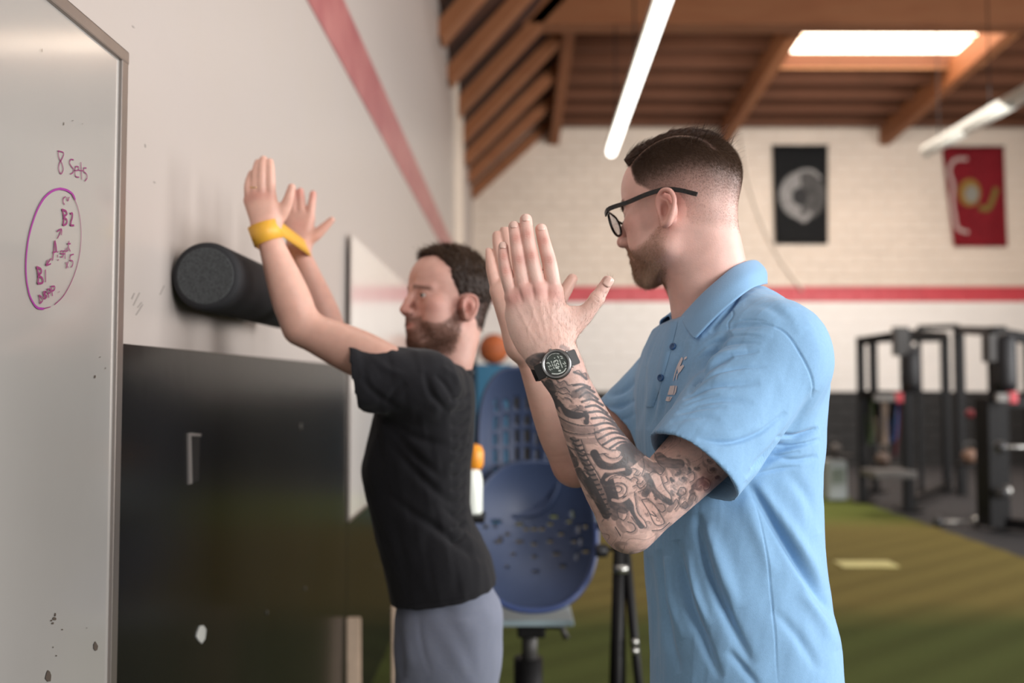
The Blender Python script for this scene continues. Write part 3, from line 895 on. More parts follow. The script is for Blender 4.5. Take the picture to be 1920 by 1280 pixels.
def finger(F, pts, r0, r1, k=.0014):
    """pts: knuckle, joint, joint, tip (world); one smooth tapered finger, a little fuller at the middle joint"""
    F.chain(pts, [r0 * 1.04, (r0 * .66 + r1 * .34) * 1.03, r0 * .3 + r1 * .7, r1], k)
def fit_slices(rows, Yc, yaw):
    """rows: py, left px, right px, side half-width -> loft slices whose outline meets those pixels"""
    out = []
    c_, s_ = math.cos(yaw), math.sin(yaw); t = np.linspace(0, 2 * math.pi, 96)
    for py, l, r, b in rows:
        z = CAMZ + (HOR - py) / FPX * Yc
        a = (r - l) / 2 / FPX * Yc * .85; cx = ((l + r) / 2 - VPX) / FPX * Yc
        for _ in range(12):
            u = a * np.sign(np.cos(t)) * np.abs(np.cos(t)) ** (2 / 2.3); v = b * np.sign(np.sin(t)) * np.abs(np.sin(t)) ** (2 / 2.3)
            X = cx - u * c_ + v * s_; Y = Yc - u * s_ - v * c_
            px, _p = project(np.stack([X, Y, np.full_like(X, z)], 1))
            el_, er_ = l - px.min(), r - px.max()
            cx += (el_ + er_) / 2 / FPX * Yc; a = max(a + (er_ - el_) / 2 / FPX * Yc * .9, .03)
        out.append((z, cx, Yc, a, b))
    return out
# ------------------------------------------------------------------ man in the blue polo shirt
man1 = empty('person', (0.40, 1.47, 0.0), 'bearded man in glasses and blue polo shirt, tattooed forearm raised', 'person')
# --- head
HR1 = euler_head(math.radians(-33), math.radians(11), math.radians(3))
HO1 = P(1275, 397, 1.46)
T1 = T4(HR1, HO1)
HS1 = .945
h1 = lambda x, y, z: HR1 @ (np.array([x, y, z]) * HS1) + HO1
F = Field(HO1 - [.17, .15, .30], HO1 + [.17, .16, .155], .0019)
head_field(F, T1, HS1)
nb = P(1338, 590, 1.47)          # base of the neck inside the collar
F.cone(h1(-.030, 0, -.035), nb, .050, .060, .03)
F.cone(h1(-.040, 0, -.010), nb + [.008, 0, .02], .042, .050, .03)
F.cone(h1(.0, 0, -.06), nb + [-.016, 0, .00], .036, .046, .025)
Vh, Qh = F.mesh(2)

# --- near (left) arm and hand : back of the hand towards the camera
def S(px, py, Y): return P(px, py, Y)
Fa = Field((-.02, 1.12, 1.18), (.50, 1.36, 1.70), .0016)
el = S(1181, 982, 1.265); wr = S(1047, 672, 1.225); sh = S(1462, 700, 1.32)
ax = (wr - el) / np.linalg.norm(wr - el)
def arm(F, el, wr, sh, s=1.0, k=.02, muscle=True):
    L = wr - el
    nrm = np.array([0, 1.0, 0])
    F.chain([el + L * .02, el + L * .22, el + L * .45, el + L * .72, el + L * .92, wr + L * .06],
            [.036 * s, .0415 * s, .0385 * s, .031 * s, .0262 * s, .0262 * s], k, flat=nrm, fs=.92)
    U = sh - el
    F.chain([el + U * .0, el + U * .25, el + U * .55, el + U * .9], [.037 * s, .044 * s, .050 * s, .045 * s], k)
arm(Fa, el, wr, sh)
# brachioradialis, ulna ridge, elbow point
Fa.cone(el + [.035, -.006, .045], el + (wr - el) * .5 + [.012, -.004, 0], .030, .020, .02)
Fa.ell(S(1180, 1001, 1.27), (.016, .016, .016), None, .02)
# wrist + palm
yb = 1.222
def H(px, py, dy=0.0): return S(px, py, yb + dy)
k_mcp = {'pinky': H(961, 556, .006), 'ring': H(982, 545, .0), 'middle': H(1009, 541, -.002), 'index': H(1039, 546, .002)}
wl_, wr_ = H(1012, 672, .004), H(1048, 655, .004)
for nm, r_, wx in (('pinky', .0115, (1010, 668)), ('ring', .0125, (1022, 664)), ('middle', .013, (1034, 660)), ('index', .013, (1046, 655))):
    Fa.cone(k_mcp[nm], H(wx[0], wx[1], .004), r_, .0165, .012)
Fa.ell(H(1003, 606, .006), (.036, .0125, .042), None, .012)
Fa.cone(H(1040, 640, .012), H(1078, 592, .014), .017, .013, .014)      # thenar
Fa.cone(H(990, 640, .012), H(966, 590, .014), .014, .012, .014)       # hypothenar
Fa.cone(H(1025, 650, .004), H(1048, 690, .004), .0255, .0265, .02, flat=(0, 1, 0), fs=.8)
fing = {
 'pinky':  ([k_mcp['pinky'], H(948, 508, -.002), H(944, 481, -.001), H(943.5, 463, .003)], .0092, .0072),
 'ring':   ([k_mcp['ring'], H(973, 487, -.006), H(967, 448, -.005), H(964, 425, .0)], .0102, .0081),
 'middle': ([k_mcp['middle'], H(996, 480, -.008), H(989, 440, -.007), H(986, 412, -.002)], .0106, .0085),
 'index':  ([k_mcp['index'], H(1029, 488, -.005), H(1019.5, 452, -.004), H(1014.5, 430, .001)], .0104, .0083),
}
for nm, (pts, r0, r1) in fing.items(): finger(Fa, pts, r0, r1)
thumb = [H(1060, 622, .010), H(1092, 594, .010), H(1119, 560, .006), H(1139, 527, .006)]
Fa.chain(thumb, [.0165, .0125, .0097, .0078], .007)
Fa.ell(thumb[2], (.0102, .0098, .0102), None, .004)
# web between thumb and index
Fa.cone(H(1058, 590, .008), H(1084, 594, .010), .010, .007, .012)
# tendons / knuckles
for nm in ('ring', 'middle', 'index', 'pinky'):
    q = k_mcp[nm]; Fa.ell(q + [0, -.0075, 0.001], (.0065, .004, .0065), None, .006)
    Fa.cone(q + [0, -.006, -.004], q * .35 + H(1032, 655, -.010) * .65, .0030, .002, .006)
Vl, Ql = Fa.mesh(1)
Vl, Ql = subdiv(Vl, Ql)
Vl0 = Vl
del Fa

# --- far (right) arm and hand, palm turned away to the left
Fb = Field((-.04, 1.36, 1.18), (.46, 1.72, 1.70), .0022)
yf = 1.47
el2 = S(1080, 870, 1.55); wr2 = S(992, 655, 1.48); sh2 = S(1290, 690, 1.64)
arm(Fb, el2, wr2, sh2, 1.0)
G = lambda px, py, dy=0.0: S(px, py, yf + dy)
mc = [G(932, 545), G(950, 533, .0), G(972, 528), G(996, 532)]
for q, wx in zip(mc, ((972, 648), (978, 646), (986, 644), (996, 642))): Fb.cone(q, G(*wx), .0125, .0175, .022)
finger(Fb, [mc[0], G(922, 505), G(918, 485), G(916.5, 473, .003)], .0098, .0080)
finger(Fb, [mc[1], G(939, 483), G(934, 458), G(932.5, 442, .003)], .0105, .0086)
finger(Fb, [mc[2], G(957, 470), G(950, 446), G(947, 431, .003)], .0106, .0087)
finger(Fb, [mc[3], G(990, 480), G(984, 455), G(981, 440)], .0105, .0085)
Fb.chain([G(992, 610), G(1026, 588), G(1052, 557), G(1073, 523)], [.0165, .0145, .012, .009], .008)
Fb.cone(G(1000, 570), G(1020, 585), .012, .010, .012)
Vf, Qf = Fb.mesh(1)
del Fb

# --- hidden trunk below the shirt joins it all (coarse)
yaw1 = math.radians(5)
rows = [(1345, 1219, 1590, .175), (1280, 1219, 1586, .172), (1167, 1215, 1576, .168), (1105, 1210, 1560, .165), (1030, 1206, 1550, .163), (955, 1203, 1546, .163), (880, 1199, 1544, .165),
        (805, 1193, 1552, .168), (730, 1190, 1556, .170), (661, 1203, 1543, .165), (605, 1228, 1512, .150), (567, 1262, 1475, .115), (541, 1300, 1432, .075)]
SL1 = fit_slices(rows, 1.47, yaw1)
Ft = Field((.05, 1.2, SL1[0][0] - .01), (.66, 1.75, 1.62), .008)
Ft.loft([(z, x, y, a * .72, b * .75) for z, x, y, a, b in SL1 if z < 1.50], yaw1, .03)
xt = SL1[8][1]
Ft.cone(sh, (xt, 1.45, 1.40), .04, .06, .03); Ft.cone(sh2, (xt, 1.47, 1.40), .04, .06, .03); Ft.cone(nb, (xt, 1.47, 1.42), .045, .06, .03)
Vt, Qt = Ft.mesh(1)

# --- skin colour and tattoo
def skin_cols(V, base, red, seed):
    n = vnoise(V, 38, seed)[:, None] * .5 + vnoise(V, 130, seed + 1)[:, None] * .25
    return np.array(srgb(base)) * (1 + .05 * n) + (np.array(srgb(red)) - np.array(srgb(base))) * np.clip(.25 + .3 * n, 0, 1)
def spot(C, V, c, r, colr, a=1.0):
    w_ = np.exp(-((V - c) ** 2).sum(1) / r ** 2)[:, None] * a
    return C * (1 - w_) + np.array(srgb(colr)) * w_
Cl = skin_cols(Vl, 'e4c3b7', 'd8a698', 3)
for nm, (pts, r0, r1) in fing.items():
    for j in (1, 2): Cl = spot(Cl, Vl, pts[j] + [0, -.008, 0], .009, 'c27a6e', .6)
    Cl = spot(Cl, Vl, pts[3], .010, 'd08c80', .4)
    Cl = spot(Cl, Vl, k_mcp[nm] + [0, -.008, -.004], .013, 'bd746c', .6)
Cl = spot(Cl, Vl, thumb[3], .012, 'c9867a', .5)
# tattoo: strokes laid out along the forearm, read on the skin from the outer side
def tattoo(V, C):
    px, py = project(V)
    ink = np.zeros(len(V)); lt = np.zeros(len(V)); line = np.zeros(len(V))
    s = 1 / 3.048
    def q(pts, sp=True):
        a = np.array(pts, float) * s + [960, 640]
        return spline(a, 5) if sp and len(a) > 2 else a
    def stroke(pts, wd, d, soft=1.2):
        nonlocal ink
        D = segdist2(px, py, q(pts)); ink = np.maximum(ink, d * (1 - sstep(wd * .5, wd * .5 + soft, D)))
    def outline(pts, wd=1.3, d=.92):
        nonlocal line, ink
        a = q(pts); D = segdist2(px, py, a); line = np.maximum(line, d * (1 - sstep(wd * .5, wd * .5 + .8, D)))
        if len(pts) > 2:
            D2 = segdist2(px, py, a + np.array([2.6, 2.2])); ink = np.maximum(ink, .40 * np.exp(-(D2 / 3.4) ** 2))
    def light(pts, wd, d=.8, soft=2.0):
        nonlocal lt
        D = segdist2(px, py, q(pts)); lt = np.maximum(lt, d * (1 - sstep(wd * .5, wd * .5 + soft, D)))
    # zone limits: from wrist below the watch up the upper arm to the sleeve
    # grey shaded fields (soft wide strokes)
    for pts, wd, d in (
        ([(170, 240), (205, 290), (225, 360)], 9, .55), ([(210, 240), (235, 300), (232, 345)], 14, .62), ([(120, 120), (150, 95), (185, 90)], 12, .55), ([(120, 150), (160, 130)], 10, .45),
        ([(255, 350), (300, 400), (350, 420), (420, 430)], 12, .7), ([(350, 400), (395, 380)], 8, .5), ([(420, 410), (425, 460)], 8, .7),
        ([(285, 250), (330, 275), (370, 300)], 10, .35), ([(360, 300), (400, 290), (440, 310)], 14, .5), ([(98, 112), (130, 92), (178, 84)], 11, .5), ([(105, 135), (140, 118)], 8, .42), ([(285, 30), (318, 42)], 5, .35),
        ([(230, 420), (300, 480), (400, 510), (480, 505)], 9, .38), ([(250, 500), (330, 560), (430, 570), (520, 560)], 9, .36),
        ([(235, 470), (260, 520), (285, 560)], 9, .5), ([(290, 600), (330, 650), (360, 700)], 12, .6),
        ([(350, 560), (370, 620), (420, 700), (470, 780), (520, 860), (560, 960)], 9, .45),
        ([(470, 640), (510, 700), (580, 720), (640, 690), (670, 640)], 13, .62), ([(640, 620), (700, 610), (745, 600)], 22, .74), ([(600, 730), (680, 680), (740, 630)], 18, .6),
        ([(530, 800), (560, 760), (610, 750), (660, 740)], 16, .62), ([(545, 790), (570, 870), (590, 930), (640, 950)], 20, .6), ([(650, 900), (690, 960), (740, 1050)], 11, .66),
        ([(560, 900), (570, 960), (590, 1000)], 13, .55), ([(440, 800), (480, 880), (540, 990)], 14, .62), ([(380, 740), (420, 800), (470, 880)], 12, .6),
        ([(790, 800), (820, 860), (870, 900), (905, 920)], 9, .6), ([(770, 770), (790, 820), (760, 870)], 12, .55), ([(750, 690), (800, 720), (850, 720)], 18, .5),
        ([(840, 660), (880, 690), (960, 700)], 16, .55), ([(900, 680), (940, 720), (980, 730)], 10, .45), ([(840, 930), (870, 960), (850, 990)], 12, .35),
        ([(960, 860), (985, 880)], 9, .4), ([(930, 920), (900, 960)], 9, .45), ([(1040, 830), (1080, 800), (1110, 820)], 9, .55), ([(980, 940), (1010, 930), (1030, 880)], 9, .5),
        ([(620, 990), (610, 1040), (640, 1080)], 8, .4), ([(680, 1040), (700, 1070)], 12, .3), ([(740, 1080), (800, 1060), (880, 1020)], 8, .28), ([(600, 1100), (680, 1120), (760, 1110)], 6, .22)):
        stroke(pts, wd, d, 3.2)
    # scale/stripe rows on the outer muscle
    for i, (a, b, c) in enumerate((((355, 175), (395, 190), (425, 215)), ((350, 250), (400, 245), (445, 262)), ((365, 285), (415, 262), (470, 290)), ((385, 320), (430, 290), (490, 330)), ((400, 345), (450, 330), (520, 365)),
                                   ((420, 375), (470, 365), (545, 410)), ((440, 405), (500, 400), (580, 445)), ((455, 440), (520, 435), (610, 480)), ((470, 480), (540, 465), (640, 510)), ((475, 520), (560, 495), (668, 535)),
                                   ((490, 560), (580, 520), (690, 555)), ((520, 590), (600, 550), (700, 575)), ((560, 610), (620, 575), (720, 590)), ((600, 610), (650, 590), (735, 600)))):
        stroke([a, b, c], 3.2, .62, 1.8)
    # snake-like banded strip down the forearm
    for i in range(16):
        u = i / 15; cx, cy = 355 + 185 * u + 30 * u * (1 - u), 560 + 420 * u
        stroke([(cx - 20, cy - 6), (cx + 2, cy + 8), (cx + 26, cy + 4)], 3.0, .72, 1.4)
    outline([(345, 560), (380, 650), (430, 740), (470, 830), (520, 920), (540, 1010)]); outline([(395, 560), (430, 660), (490, 760), (530, 850), (570, 940)])
    # outlines
    for pts in ([(165, 250), (185, 320), (215, 400), (240, 350), (225, 290), (200, 260)], [(250, 345), (290, 360), (300, 400), (350, 420), (360, 395), (420, 400)],
                [(230, 400), (300, 450), (400, 480), (475, 480)], [(245, 470), (300, 510), (400, 530), (500, 520)], [(260, 560), (340, 610), (440, 645), (540, 640)],
                [(270, 465), (290, 490), (265, 525), (250, 500)], [(330, 660), (365, 660), (365, 700), (340, 720), (345, 690)], [(385, 750), (420, 740), (450, 790), (440, 830), (410, 800)],
                [(470, 500), (480, 550), (520, 600), (590, 620), (625, 610)], [(475, 655), (500, 690), (560, 722), (620, 712), (660, 680), (675, 640)], [(520, 640), (560, 665), (610, 660), (630, 625)],
                [(560, 860), (580, 890), (620, 892), (650, 865), (655, 835), (635, 812), (600, 808), (570, 825), (560, 860)], [(588, 845), (600, 862), (622, 855), (626, 835), (608, 825), (590, 832), (588, 845)],
                [(540, 810), (560, 780), (620, 765), (680, 790)], [(680, 1000), (720, 1050), (770, 1062), (760, 1030), (720, 980), (705, 900), (700, 860)], [(600, 960), (620, 945), (650, 960), (655, 1000), (640, 1020), (610, 1005), (600, 960)],
                [(740, 905), (780, 970), (830, 1050), (870, 1040), (850, 990), (800, 920), (770, 900), (740, 905)], [(850, 770), (870, 830), (910, 890), (910, 920), (880, 910), (840, 860), (800, 820), (790, 780)],
                [(815, 640), (840, 700), (870, 730), (850, 760), (810, 740), (780, 760)], [(745, 640), (755, 720), (745, 770), (770, 760)],
                [(670, 740), (690, 725), (715, 735), (700, 760), (720, 765), (735, 750)], [(675, 790), (700, 775), (720, 790), (712, 810), (735, 812), (750, 795)], [(690, 830), (712, 820), (730, 838), (750, 830), (765, 812)], [(720, 860), (745, 850), (765, 835), (775, 800)],
                [(950, 860), (962, 835), (985, 835), (990, 870), (970, 880), (955, 905), (962, 945)], [(1050, 830), (1060, 790), (1100, 780), (1130, 800), (1125, 840), (1100, 850), (1095, 820)], [(1010, 900), (1030, 870), (1050, 880), (1045, 910)],
                [(920, 930), (940, 900), (950, 930), (930, 960)], [(970, 930), (990, 915), (1005, 935), (990, 955), (975, 945)], [(1000, 760), (1035, 745), (1040, 790), (1015, 805)], [(905, 780), (915, 810)], [(880, 770), (890, 800), (870, 810)],
                [(800, 970), (825, 1000), (790, 985)], [(835, 925), (865, 930), (875, 965), (855, 975), (838, 960)], [(660, 1030), (690, 1040), (705, 1075), (680, 1090), (655, 1085)], [(590, 1060), (620, 1110)], [(800, 1080), (850, 1075), (900, 1035)],
                [(250, 215), (270, 235), (300, 225), (320, 250), (345, 245)], [(245, 250), (275, 270), (300, 262), (330, 290)], [(262, 285), (290, 300), (320, 295), (345, 320)], [(300, 320), (330, 330), (340, 345)],
                [(355, 175), (380, 165), (400, 185), (420, 180), (425, 205)], [(180, 255), (200, 300), (190, 340)], [(160, 150), (180, 165)]):
        outline(pts)
    rr = np.random.RandomState(4)
    for k in range(34):      # small curling waves filling the upper arm and elbow
        u_, v_ = rr.rand(), rr.rand()
        x0, y0 = 760 + 430 * u_, 1080 - 300 * u_ - 250 * v_ * (1 - .35 * u_); R0 = rr.uniform(11, 21); a0 = rr.uniform(0, 6.28)
        pts = [(x0 + R0 * (1 - .22 * j) * math.cos(a0 + j * .95), y0 + R0 * (1 - .22 * j) * math.sin(a0 + j * .95)) for j in range(5)]
        outline(pts, 1.1, .8)
        if k % 2: stroke(pts[:3], 4, .55, 2.5)
    for k in range(26):      # feathery hatching in the crook of the arm
        x0, y0 = 850 + rr.rand() * 150, 655 + rr.rand() * 90; outline([(x0, y0), (x0 + 10, y0 + 12), (x0 + 14, y0 + 30)], .9, .7)
    for k in range(10):      # overlapping scales under the watch and along the ulna side
        x0, y0 = 175 + 26 * (k % 4) + k * 4, 235 + 26 * (k // 4) * 1.0; outline([(x0, y0), (x0 + 8, y0 + 14), (x0 + 22, y0 + 12), (x0 + 26, y0)], 1.0, .75)
    for a, b in ((190, 255), (200, 275), (230, 335), (238, 322), (225, 345), (375, 372), (388, 366), (380, 382), (368, 366), (460, 825), (470, 835), (465, 850)):
        outline([(a, b), (a + 2, b + 2)], 1.4)
    # light rims
    for pts, wd in (([(540, 790), (575, 770), (640, 775)], 3), ([(575, 905), (620, 912), (668, 880), (672, 840)], 3.5), ([(700, 890), (712, 980), (760, 1045)], 3), ([(480, 730), (560, 742), (640, 730)], 3),
                    ([(270, 380), (300, 430), (380, 450), (410, 440)], 3), ([(750, 900), (800, 990), (840, 1040)], 6), ([(605, 845), (612, 848)], 4), ([(255, 300), (300, 310)], 4), ([(590, 640), (610, 640)], 8)):
        light(pts, wd)
    # fine shading noise so grey is never flat
    g = vnoise(V, 210, 5) * .5 + vnoise(V, 90, 9) * .5
    ink = ink * 1.5 * (1 - .8 * lt) * (1 + .2 * g)
    t = ((V - el) @ (wr - el)) / ((wr - el) @ (wr - el))
    zone = (1 - sstep(.955, 1.0, t + .01 * vnoise(V, 60, 2)))
    ink = np.maximum(ink, (.22 + .15 * g) * zone)
    wv = vnoise(V, 34, 12); f1 = np.sin((px * .11 + py * .05) + 5.2 * wv); f2 = np.sin((px * .03 - py * .13) + 4.6 * vnoise(V, 28, 17))
    free = 1 - sstep(.25, .6, ink)
    line = np.maximum(line, zone * .62 * (1 - sstep(.05, .22, np.abs(f1))) * free * (vnoise(V, 22, 21) > -.1))
    ink = np.maximum(ink, zone * .55 * sstep(.35, .95, f2) * free * sstep(-.2, .5, vnoise(V, 45, 25)))
    # only from below the watch to under the sleeve, on the arm
    tot = np.clip(np.maximum(ink, line * 1.0), 0, .93)
    grey = np.array(srgb('3e444a'))
    out = C * (1 - tot[:, None]) + grey * tot[:, None]
    # reddish wash near the sleeve hem
    wr_ = (np.exp(-(((px - 1335) / 30) ** 2 + ((py - 905) / 22) ** 2)) * .45 * zone)[:, None]
    return out * (1 - wr_) + np.array(srgb('a04a48')) * wr_
Cl = tattoo(Vl, Cl)

Cf = skin_cols(Vf, 'dcb5a6', 'cf998a', 5)
Cf = spot(Cf, Vf, el2 + [-.01, 0, -.02], .05, 'c08070', .6)
# head colours in the head frame
def local(V, R, O, S_=1.0): return (V - O) @ R / S_
def head_cols(V, R, O, base, red, seed, scalp, S_):
    C = skin_cols(V, base, red, seed)
    q = local(V, R, O, S_); x, y, z = q[:, 0], q[:, 1], q[:, 2]
    ay = np.abs(y)
    for c, r, a in (((.112, 0, -.02), .018, .45), ((-.01, .085, .0), .030, .5), ((-.01, -.085, .0), .030, .5), ((.065, .05, -.015), .03, .35), ((.065, -.05, -.015), .03, .35), ((.0, .07, -.03), .03, .3)):
        w_ = (np.exp(-((q - c) ** 2).sum(1) / r ** 2) * a)[:, None]; C = C * (1 - w_) + np.array(srgb('c4776c')) * w_
    lips = np.exp(-((x - .097) / .02) ** 2 - (y / .02) ** 2 - ((z + .0575) / .0085) ** 2)[:, None] * .65
    C = C * (1 - lips) + np.array(srgb('b0655c')) * lips
    brow = (np.exp(-((z - .030 - .004 * np.cos(ay * 60)) / .0042) ** 2) * sstep(.008, .014, ay) * (1 - sstep(.046, .055, ay)) * (x > .05))[:, None] * .75
    C = C * (1 - brow) + np.array(srgb(scalp)) * brow
    return C, q
# --- head 1 colours, hair and beard
Ch, q1 = head_cols(Vh, HR1, HO1, 'e3bcb0', 'd8a396', 11, '4b352b', HS1)
Nh = vnormals(Vh, Qh)
def hair1(q):
    x, y, z = q[:, 0], q[:, 1], q[:, 2]; ay = np.abs(y)
    xh = np.interp(z, [-.06, -.02, .02, .035, .05, .085, .100, .12, .15], [-.040, -.022, .012, .030, .046, .056, .070, .078, .09]) - .25 * np.maximum(.03 - ay, 0) * 0
    ear = ((x + .011) / .024) ** 2 + ((z + .014) / .033) ** 2
    m = sstep(0, .008, xh - x) * sstep(-.052, -.030, z + .25 * np.clip(-x - .03, 0, .05)) * (1 - (ear < 1) * (ay > .05) * 1.0)
    dark = sstep(-.012, .078, z + .45 * np.clip(-x - .05, 0, .06))
    return m, dark
mh, dk = hair1(q1)
part = .044 + .25 * np.maximum(q1[:, 0] - .03, 0)        # the parting, on the near side
top = sstep(.088, .098, q1[:, 2] - .35 * np.clip(-q1[:, 0] - .03, 0, .1)) * sstep(-.002, .003, part - q1[:, 1]) * mh
hc = np.array(srgb('43322a')); 
a_ = (mh * (.20 + .72 * dk))[:, None]
Ch = Ch * (1 - a_) + (hc * (1 + .3 * vnoise(Vh, 300, 4)[:, None])) * a_
pl = (np.exp(-((q1[:, 1] - part) / .0022) ** 2) * sstep(.07, .085, q1[:, 2]) * (q1[:, 0] > -.055) * mh)[:, None] * .7
Ch = Ch * (1 - pl) + np.array(srgb('b08a78')) * pl
def beard1(q):
    x, y, z = q[:, 0], q[:, 1], q[:, 2]; ay = np.abs(y)
    lim = np.interp(x, [-.02, .01, .03, .05, .07, .085, .1], [-.01, -.022, -.040, -.052, -.056, -.048, -.036])
    b = sstep(-.002, .010, lim - z) * sstep(-.006, .022, x - .5 * np.clip(-.06 - z, 0, .1)) 
    b *= 1 - sstep(-.115, -.135, z) * 0
    b *= 1 - sstep(0, .012, (-.100 - z) - .0) * sstep(.078, .03, x) * .6
    lipz = (np.exp(-((z + .058) / .008) ** 2 - (y / .022) ** 2) * (x > .085))
    st = np.exp(-((z + .043) / .007) ** 2) * (ay < .034) * (x > .080)
    b = np.maximum(b * (1 - .0 * st), st * .95) * (1 - np.clip(lipz * 1.3, 0, 1))
    b = b * (1 - sstep(.112, .14, -z) )
    return np.clip(b, 0, 1)
bd = beard1(q1)
dens = sstep(.0, .07, q1[:, 0]) * .55 + .45
bc = (bd * (.12 + .36 * dens * sstep(-.03, -.085, q1[:, 2])))[:, None]
Ch = Ch * (1 - bc) + np.array(srgb('755644')) * bc * (1 + .2 * vnoise(Vh, 260, 8)[:, None])

# knuckle creases, tendons and veins on the back of the near hand
_n = vnormals(Vl, Ql); cr = []
for nm, (pts, r0, r1) in fing.items():
    for j, wdt in ((1, 9), (2, 7.5)):
        a = np.array(project(np.array(pts[j]))); b_ = np.array(project(np.array(pts[j + 1]))); d_ = (b_ - a) / np.linalg.norm(b_ - a); s_ = np.array([-d_[1], d_[0]])
        for o_ in (-3.4, 0, 3.2): cr.append(([tuple(a + d_ * o_ - s_ * wdt * .62), tuple(a + d_ * (o_ * 1.5)), tuple(a + d_ * o_ + s_ * wdt * .62)], -.00045, 1.0))
for p_ in ([(985, 545), (1005, 600), (1020, 640)], [(1010, 545), (1018, 595), (1028, 640)], [(1038, 550), (1035, 600), (1036, 640)], [(963, 560), (990, 615), (1012, 650)]): cr.append((p_, .0006, 4))
for p_ in ([(995, 560), (1000, 590), (990, 620), (1002, 655)], [(1022, 560), (1030, 590), (1048, 615), (1050, 650)]): cr.append((p_, .0003, 2.2))
for p_ in ([(970, 535), (980, 570)], [(997, 530), (1002, 565)], [(1027, 532), (1028, 565)]): cr.append((p_, -.0016, 4))
a = np.array(project(np.array(thumb[2])))
for o_ in (-3, 1, 4): cr.append(([tuple(a + [-8, -6 + o_]), tuple(a + [0, o_]), tuple(a + [8, 6 + o_])], -.0004, 1.0))
def folds(V, N, specs, cull=True):
    """creases drawn along pixel polylines on the side seen; depth in metres (+ ridge, - valley), width in pixels"""
    px, py = project(V); q = V - CAMP; q = q / np.linalg.norm(q, axis=1)[:, None]
    face = sstep(-.05, .35, -(q * N).sum(1)) if cull else np.ones(len(V))
    D = np.zeros(len(V))
    for pts, dep, wd in specs:
        p = spline(pts, 6) if len(pts) > 2 else np.array(pts, float)
        lo, hi = p.min(0) - wd * 3, p.max(0) + wd * 3
        m = (px > lo[0]) & (px < hi[0]) & (py > lo[1]) & (py < hi[1])
        if not m.any(): continue
        ds, tp = polytaper(px[m], py[m], np.array(p))
        D[m] += dep * np.exp(-(ds / wd) ** 2) * tp
    return V + N * (D * face)[:, None]
Vl = folds(Vl, _n, cr)
V = np.concatenate([Vh, Vl, Vf, Vt]); Q = np.concatenate([Qh, Ql + len(Vh), Qf + len(Vh) + len(Vl), Qt + len(Vh) + len(Vl) + len(Vf)])
body1 = meshnp('body', V, Q, M['skin'], man1)
Ct = np.tile(srgb('dcb5a6'), (len(Vt), 1))
colour(body1, np.concatenate([Ch, Cl, Cf, Ct]))
eyes(T1, body1, '6b7a72', HS1)
# finger nails
M['nail'] = mat('nail', srgb('e2bfb2'), .25, spec=.6)
def nails(parent, dirs, H_, wd=.0053, ln=.0050, dy=-.0073):
    for tip, prev in dirs:
        tip = np.array(tip); prev = np.array(prev); d = tip - prev; d /= np.linalg.norm(d)
        sd = np.cross(d, [0, -1, 0]); sd /= np.linalg.norm(sd)
        nn = np.cross(sd, d); nn = nn if nn[1] < 0 else -nn
        bm = NB(); G_ = []
        for j in range(7):
            v = -1 + 2 * j / 6; row = []
            for i in range(7):
                u = -1 + 2 * i / 6
                uu, vv = u * math.sqrt(1 - v * v / 2 * .7), v * math.sqrt(1 - u * u / 2 * .7)
                c = tip + d * (-.0008 + vv * ln) + sd * (uu * wd) + nn * (-dy + .0022 - .0030 * uu * uu - .0012 * max(vv, 0) ** 2)
                row.append(bm.verts.new(c))
            G_.append(row)
        for j in range(6):
            for i in range(6): bm.faces.new((G_[j][i], G_[j][i + 1], G_[j + 1][i + 1], G_[j + 1][i]))
        bmesh.ops.recalc_face_normals(bm, faces=bm.faces)
        bmesh.ops.solidify(bm, geom=list(bm.faces), thickness=.0006)
        fromb('fingernail', bm, M['nail'], parent, True)
nails(body1, [(fing[n_][0][3], fing[n_][0][2]) for n_ in fing], H)
nails(body1, [(thumb[3] + [.001, .0, -.001], thumb[2])], H, .0062, .0072)

# hair: raised volume on top plus strands
M['hair1'] = mat('brown_hair', srgb('3a281f'), .6, attr='Col', spec=.28)
def local_dirs(R, v): return v @ R.T
def hair_cap(name, V, Q, w, th, colr, parent, matr, seed=2, rough=.0015):
    N = vnormals(V, Q)
    keep = (w[Q] > .02).all(1)
    idx = np.unique(Q[keep]); mp = -np.ones(len(V), int); mp[idx] = np.arange(len(idx))
    VV = V[idx] + N[idx] * (w[idx] * th[idx] + rough * vnoise(V[idx], 160, seed))[:, None] * 1.0
    o = meshnp(name, VV, mp[Q[keep]], matr, parent)
    C = np.array(srgb(colr)) * (1 + .25 * vnoise(V[idx], 200, seed + 1)[:, None])
    colour(o, C); return o, VV, mp[Q[keep]], idx
wt = top * sstep(0, .010, part - q1[:, 1] - .002)
th = .004 + .008 * sstep(.00, .07, q1[:, 0]) + .004 * sstep(.02, -.02, q1[:, 1])
cap1, Vc, Qc, ic = hair_cap('hair', Vh, Qh, wt, th, '3a281f', man1, M['hair1'])
def strands(name, V, Q, wgt, n, q, flow, length, lift, colr, parent, width=.00022, curl=.15, seed=1, seg=3, N=None, R=None, cvar=.35, droop=0.0):
    N = vnormals(V, Q) if N is None else N
    T, B = sample_tri(V, Q, wgt, n, seed)
    p0 = bary(V, T, B); nn = bary(N, T, B); ql = bary(q, T, B)
    d = local_dirs(R, flow(ql)); d -= nn * (d * nn).sum(1)[:, None]; d /= np.linalg.norm(d, axis=1)[:, None] + 1e-9
    lf = lift(ql)[:, None]; D = d * (1 - lf) + nn * lf; D /= np.linalg.norm(D, axis=1)[:, None]
    L = length(ql) * np.random.RandomState(seed + 5).uniform(.6, 1.15, n)
    C = np.array(srgb(colr)) * np.random.RandomState(seed + 9).uniform(1 - cvar, 1 + cvar, (n, 1))
    return hair_mesh(name, p0, D, L, width, M['hair1'], parent, C, curl, seg, seed, -nn * droop)
